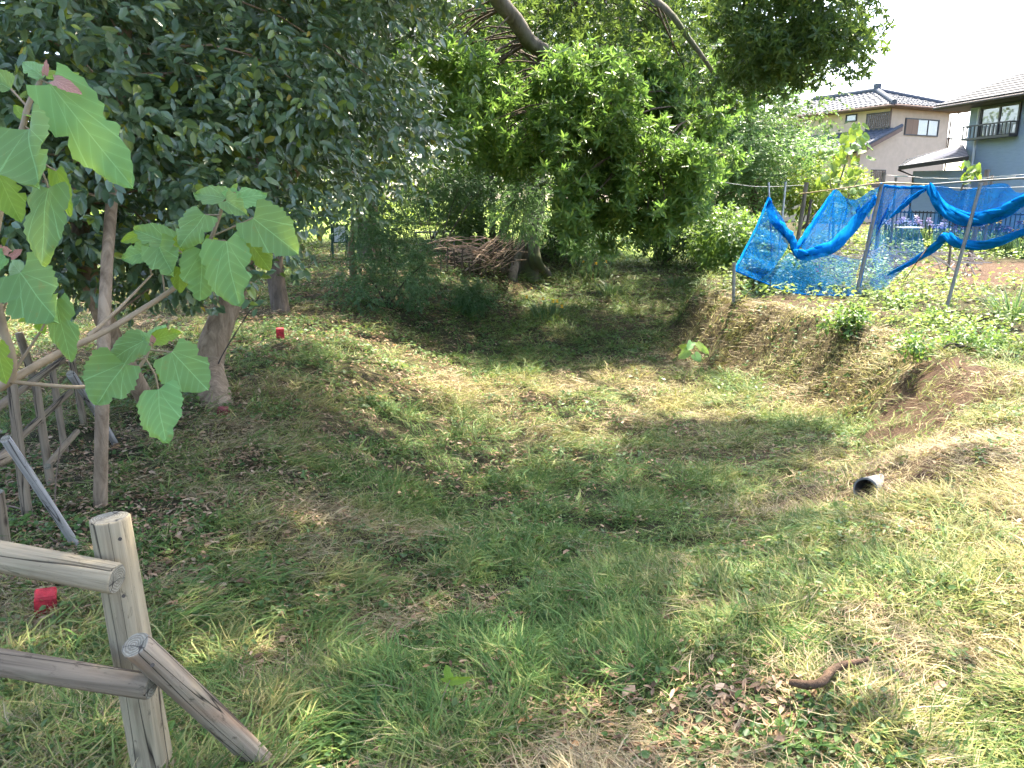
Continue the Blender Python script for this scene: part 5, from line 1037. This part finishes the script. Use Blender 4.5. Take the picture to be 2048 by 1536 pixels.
hem([P(1763, 371, 13.1), P(1800, 375, 12.8), P(1857, 374, 12.2)], .022); hem([P(1857, 375, 12.2), P(1830, 392, 12.4), P(1800, 418, 12.6), P(1780, 436, 12.7)], (.012, .035)); hem([T2_, P(1740, 470, 13.1), P(1716, 575, 13.2)], .032, n=16)
# right swag under the rail and the long lower roll
sw = [P(1857, 374, 12.1), P(1872, 402, 11.9), P(1895, 426, 11.6), P(1930, 438, 11.2), P(1970, 436, 10.8), P(2010, 421, 10.4), P(2048, 400, 10.0), P(2110, 372, 9.5)]
sheet([P(1858, 371, 12.1), P(1890, 372, 11.8), P(1915, 382, 11.5), P(1945, 376, 11.1), P(1975, 370, 10.8), P(2012, 367, 10.4), P(2040, 386, 10.1), P(2110, 360, 9.5)], sw, M['net'], 36, 12, wr=.04); hem(sw, (.035, .085)); hem([p+Vector((0, -.05, .05)) for p in sw], (.02, .05))
lr = [P(1775, 550, 12.4), P(1830, 520, 12.0), P(1865, 497, 11.7), P(1890, 474, 11.4), P(1912, 484, 11.2), P(1950, 492, 10.9), P(2000, 482, 10.4), P(2060, 458, 9.9), P(2130, 430, 9.4)]
hem(lr, (.012, .062), n=32); sheet(sw[1:], lr[2:], M['net_thin'], 30, 10, wr=.03)
sheet([P(1740, 560, 12.8), P(1790, 535, 12.4), P(1840, 505, 12.0)], [P(1745, 585, 12.7), P(1800, 545, 12.3), P(1850, 508, 11.9)], M['net_thin'], 12, 6, wr=.03)
o = MB().tube(curve([P(1855, 495, 11.7), P(1830, 530, 11.8), gl(1803, 572)], 12), .008, 6).build('hanging_cord', M['twig_dark'], None, True, origin=P(1855, 495, 11.7)); tag(o, 'thin dark cord hanging from the lower roll of net to the ground', 'cord')

# stakes, wires and posts behind the net
for i, (ut, vt, ub, vb, D, r, lab) in enumerate(((1975, 341, 1945, 470, 17, .05, 'thick wooden post with wire loop before the grey house'), (1984, 352, 1972, 470, 19, .035, 'thin wooden post just right of the thick wired one'), (1768, 347, 1755, 480, 18, .045, 'wooden post left of the fig shoot before the beige house'), (1792, 356, 1783, 480, 20, .03, 'slim rusty post before the annex eave'))):
    a = P(ub, vb, D); a.z = hz(a.x, a.y); pole('wire_post', lab, a, P(ut, vt, D), r, M['old_wood'], 'post')
for i, (a, b_, lab) in enumerate((((1768, 350, 18), (2100, 345, 15), 'upper wire with silver tape strung across the garden'), ((1768, 362, 18), (2100, 372, 15), 'lower wire strung across the garden before the houses'), ((1400, 356, 16), (1615, 370, 17), 'thin line running from the trees to the old stake'))):
    p0, p1 = P(*a), P(*b_); w_ = thing('wire', lab, 'wire', p0); MB().tube(curve([p0, p0.lerp(p1, .5)-Vector((0, 0, .10)), p1], 14), .005, 5, False).build('strand', M['steel'], w_, True)
    if i == 0:
        for f in (.12, .30, .48, .62, .78):
            q = p0.lerp(p1, f)-Vector((0, 0, .12*math.sin(math.pi*f)*.8)); MB().box(q, (p1-p0).normalized(), Vector((0, 1, 0)), ZUP, -.16, .16, -.003, .003, -.016, .016).build('tape', M['white'], w_)
# picket fence behind the irises
fa, fb = P(1770, 462, 27.), P(2130, 468, 22.5); fa.z = hz(fa.x, fa.y); fb.z = hz(fb.x, fb.y); fe = thing('picket_fence', 'dark metal picket fence behind the row of irises', 'fence', fa)
M['fence_dark'] = plain('dark_fence', (.035, .04, .05), .45, .15, 5, 0, .4); fd = (fb-fa); fl = fd.length; fd.normalize(); fnn = fd.cross(ZUP)
for z_ in (.18, .88): MB().box(fa, fd, fnn, ZUP, 0, fl, -.02, .02, z_, z_+.05).build('rail', M['fence_dark'], fe)
for k in range(int(fl/.13)):
    q = k*.13; MB().box(fa, fd, fnn, ZUP, q-.014, q+.014, .022, .042, .10, .96).build('picket', M['fence_dark'], fe)
for k in range(4): q = fl*k/3; MB().box(fa, fd, fnn, ZUP, q-.03, q+.03, -.062, -.022, -.2, 1.02).build('post', M['fence_dark'], fe)

# blade plants: irises, tufts
def blade_plant(name, lab, cat, g, nb, h, w, spread, mat, flowers=(), group=None, lean=.25):
    root = thing(name, lab, cat, g, group); th = rt.uniform(0, 6.28, nb); r = spread*np.sqrt(rt.random(nb)); b0 = np.stack([g.x+np.cos(th)*r, g.y+np.sin(th)*r, np.full(nb, g.z-.02)], -1)
    dr = unit(np.stack([np.cos(th)*lean*rt.uniform(.2, 1.3, nb), np.sin(th)*lean*rt.uniform(.2, 1.3, nb), np.ones(nb)], -1)); H = h*rt.uniform(.6, 1.1, nb); V = []; sd_ = unit(np.stack([-np.sin(th+rt.normal(0, .6, nb)), np.cos(th), np.zeros(nb)], -1))
    bend = np.stack([np.cos(th), np.sin(th), np.full(nb, -.35)], -1)
    for f, ww in ((0, .8), (.35, 1), (.7, .75), (1, .06)):
        c = b0 + dr*(H*f)[:, None] + bend*(H*lean*.9*f**2.2*rt.uniform(.5, 1.3, nb))[:, None]; V += [c-sd_*w*ww*.5, c+sd_*w*ww*.5]
    V = np.stack(V, 1).reshape(-1, 3); i = (np.arange(nb)*8)[:, None]; F = np.concatenate([i+np.array([[0, 1, 3, 2]]), i+np.array([[2, 3, 5, 4]]), i+np.array([[4, 5, 7, 6]])], 0); rd = rt.random(nb)
    o = build('leaves', V, F, mat, root, face_rnd=np.concatenate([rd]*3)); o['kind'] = 'stuff'
    for (dx, dy, hh, fm, fs) in flowers:
        t_ = g+Vector((dx, dy, hh)); MB().tube([g+Vector((dx*.4, dy*.4, 0)), t_], .008, 5).build('stalk', mat, root); K_ = 8
        a = np.arange(K_)*2.4; dn = np.where(np.arange(K_) % 2 == 0, -.5, 1.1); ax = np.stack([np.cos(a), np.sin(a), dn], -1); nr = np.stack([-np.cos(a)*dn, -np.sin(a)*dn, np.ones(K_)], -1)
        Vf, Ff = leaf_cloud(np.tile(np.array(t_), (K_, 1)), ax, nr, np.full(K_, fs), np.full(K_, fs*.85), rt, 2.2); build('flower', Vf, Ff, fm, root)
    return root
M['lav'] = plain('lavender_petal', (.60, .50, .72), .6, .15, 20); M['yel'] = plain('yellow_petal', (.85, .52, .03), .6, .12, 20); M['pur'] = plain('dark_purple_petal', (.09, .04, .14), .6, .3, 20); M['wht'] = plain('white_petal', (.80, .76, .82), .6, .08, 20)
ri = random.Random(6)
ORD = 'first second third fourth fifth sixth seventh eighth ninth tenth eleventh twelfth thirteenth fourteenth fifteenth sixteenth seventeenth'.split()
for k in range(17):
    u_ = 1770+k*17.5+ri.uniform(-4, 4); D = 22.2-k*.18+ri.uniform(-.5, .5); g = P(u_, 490, D); g.z = hz(g.x, g.y)
    if u_ < 1895: col, word = (('wht', 'white') if k % 3 == 0 else ('lav', 'lavender'))
    elif k % 3 == 0: col, word = 'yel', 'yellow'
    else: col, word = 'pur', 'dark purple'
    fl_ = [(ri.uniform(-.25, .25), ri.uniform(-.2, .2), ri.uniform(.62, .85), M[col], .085) for q in range(3)] + ([(ri.uniform(-.2, .2), ri.uniform(-.2, .2), .7, M['lav'], .08)] if u_ < 1900 else [(ri.uniform(-.2, .2), -.2, .66, M['pur'], .075)])
    blade_plant('iris_plant', 'iris with %s flowers, %s' % (word, ('leftmost before the picket fence' if k == 0 else ORD[k]+' from the left before the picket fence')), 'iris', g, 46, .62, .035, .22, M['blade'], fl_, 'irises blooming before the picket fence', .2)
for (lab, u_, v_, nb, h, w, sp_, fl_) in (
    ('yellow-flowered iris clump in the shade of the moat floor', 1095, 636, 60, .5, .022, .32, [(-.45, -.1, .46, M['yel'], .055), (-.1, 0, .42, M['yel'], .055), (.12, .0, .36, M['yel'], .055), (.2, 0, .36, M['yel'], .055), (.3, -.1, .26, M['yel'], .055)]),
    ('dark grassy tuft alone on the moat floor', 1225, 588, 110, .42, .018, .38, []), ('pale long-leaved clump with yellow buds below the big trunk', 1185, 556, 70, .55, .022, .6, [(-.3, 0, .5, M['yel'], .06), (.1, 0, .45, M['yel'], .06), (.4, 0, .5, M['yel'], .06)]),
    ('tall green grass clump at the right edge of the garden', 2025, 640, 130, .55, .014, .22, []), ('dark tuft on the right side of the moat floor', 1350, 572, 60, .4, .02, .3, []), ('upright grass clump at the far end of the moat', 1335, 522, 50, .7, .03, .3, [])):
    blade_plant('grass_clump', lab, 'grass clump', G(u_, v_), nb, h, w, sp_, M['blade'], fl_, None, .45)
# broad-leaved plants on the bank and in the garden
def leafy(name, lab, uvb, poly, nB, r, leaf, mat, ratio=.6, K=26, group=None, D=None):
    g = G(*uvb); d_ = dep(g); shrub(name, lab, g, blobset(poly, nB, d_-.25, d_+.25, r*.8, r*1.2), leaf, M[mat], K, 5, ratio, stems=4, group=group, cat='plant', droop=.2)
leafy('leafy_weed', 'bright broad-leaved weed at the top of the bank below the leaning pole', (1690, 668), [(1655, 640), (1700, 625), (1725, 630), (1700, 655), (1665, 665)], 6, .07, .06, 'fig')
leafy('leafy_weed', 'leafy green weeds trailing over the garden edge on the right', (1870, 712), [(1780, 690), (1860, 675), (1960, 670), (2040, 680), (1960, 705), (1840, 712)], 14, .07, .05, 'fig')
leafy('leafy_weed', 'small bushy weed beside the foot of the nearest net pole', (1870, 645), [(1845, 630), (1890, 628), (1890, 645), (1850, 648)], 5, .07, .04, 'fig')
leafy('leafy_weed', 'small green weed below the cord in the garden', (1800, 615), [(1785, 600), (1812, 598), (1812, 612), (1790, 612)], 4, .08, .06, 'fig')
for k, (u_, v_) in enumerate(((1500, 572), (1520, 576), (1530, 560), (1540, 580), (1560, 574), (1570, 562), (1580, 582), (1600, 578), (1620, 580))):
    leafy('bean_plant', 'young bean plant inside the left wing of the net, %s from the corner peg' % ORD[k], (u_, v_), [(u_-12, v_-40), (u_+14, v_-40), (u_+12, v_-12), (u_-12, v_-12)], 5, .12, .085, 'shrub', .5, 16, 'bean plants under the net')
for k in range(12):
    u_ = 1484+k*11+ri.uniform(-3, 3); g = G(u_, 578+ri.uniform(-3, 12)); o = MB().tube([g-Vector((0, 0, .1)), g+Vector((ri.uniform(-.03, .03), 0, ri.uniform(.16, .3)))], .009, 6).build('garden_stake', M['twig_dark'], None, origin=g); tag(o, 'short dark stick standing under the left wing of the net', 'stick', 'short sticks under the net')
g = G(1633, 565); lb = thing('plant_label', 'small pink tag on a stick inside the net', 'tag', g); MB().tube([g-Vector((0, 0, .05)), g+Vector((0, 0, .2))], .006, 6).build('stick', M['twig_dark'], lb); M['pink'] = plain('pink_card', (.75, .12, .16), .5, .1, 8)
MB().box(g+Vector((0, 0, .2)), Vector((1, 0, 0)), Vector((0, 1, 0)), ZUP, -.035, .035, -.006, .006, 0, .14).build('card', M['pink'], lb)
# heaps of dry stalks
M['stalk'] = plain('dry_stalk', (.42, .36, .33), .7, .3, 8, .1)
for (lab, u0, u1, v_, D, cnt) in (('heap of dry pale stalks lying behind the net at centre', 1610, 1810, 505, 17.5, 75), ('smaller heap of dry stalks behind the lower net roll', 1870, 1960, 500, 16.5, 32)):
    g0 = P((u0+u1)/2, v_, D); g0.z = hz(g0.x, g0.y); hp = thing('stalk_heap', lab, 'stalks', g0)
    for k in range(cnt):
        c = P(ri.uniform(u0, u1), v_, D+ri.uniform(-1.2, 1.2)); c.z = hz(c.x, c.y)+ri.uniform(.05, .40); a = ri.gauss(-.5, .5); L_ = ri.uniform(.25, .6); e = Vector((math.cos(a)*L_, ri.uniform(-.2, .2), math.sin(a)*L_*.8))
        MB().tube([c-e*.5, c+e*.5], .012, 5).build('stalk', M['stalk'], hp)
# little table
tb = P(1815, 470, 20.); tb.z = hz(tb.x, tb.y); tr_ = thing('garden_table', 'low pale board table standing among the irises', 'table', tb); zt_ = P(1815, 454, 20.).z
MB().box(Vector((tb.x, tb.y, 0)), Vector((1, 0, 0)), Vector((0, 1, 0)), ZUP, -.27, .27, -.2, .2, zt_-.03, zt_).build('tabletop', M['white'], tr_)
for sx in (-.22, .22):
    for sy in (-.15, .15): MB().tube([Vector((tb.x+sx, tb.y+sy, tb.z-.05)), Vector((tb.x+sx, tb.y+sy, zt_-.031))], .014, 6).build('leg', M['pole_dark'], tr_)
# fig plants: every leaf its own
def fig(name, lab, g, stems, leaves, size):
    root = thing(name, lab, 'fig', g)
    for q in stems: MB().tube(curve([g] + [P(*p) for p in q], 10), [.03*(1-.07*k) for k in range(11)], 6).build('stem', M['bark_grey'], root, True)
    for (u_, v_, d_) in leaves:
        b_ = P(u_, v_, d_); a = rl.uniform(0, 6.28); t_ = b_ + Vector((math.cos(a)*.8, rl.uniform(-.5, .2), -abs(rl.gauss(.5, .35)))).normalized()*size*rl.uniform(.7, 1.15)
        big_leaf(root, b_, t_, size*.85, Vector((rl.uniform(-.5, .5), -.8, 1)), M['fig_leaf'], rl, 7, 5, name='leaf', fold=.2)
M['fig_leaf'] = vein_mat('fig_leaf', (.13, .24, .05), (.07, .16, .035), .42)
gF = P(1668, 480, 18.5); gF.z = hz(gF.x, gF.y)
fl_ = [(ri.gauss(1695, 22)+(v_-330)*-.15, v_, 18.5+ri.uniform(-.8, .8)) for v_ in [ri.uniform(250, 420) for k in range(85)]]
fig('fig_tree', 'tall young fig with big drooping leaves before the beige house', gF, [[(1670, 400, 18.5), (1690, 330, 18.5), (1712, 250, 18.5)], [(1668, 420, 18.4), (1660, 360, 18.3)], [(1690, 410, 18.6), (1722, 350, 18.6)]], fl_, .22)
gF2 = P(1905, 480, 15.5); gF2.z = hz(gF2.x, gF2.y)
fig('fig_tree', 'single leafy fig shoot rising above the rail before the annex', gF2, [[(1910, 420, 15.5), (1930, 360, 15.4), (1940, 325, 15.4)]], [(ri.gauss(1938, 10), ri.uniform(322, 362), 15.4+ri.uniform(-.15, .15)) for k in range(20)], .17)
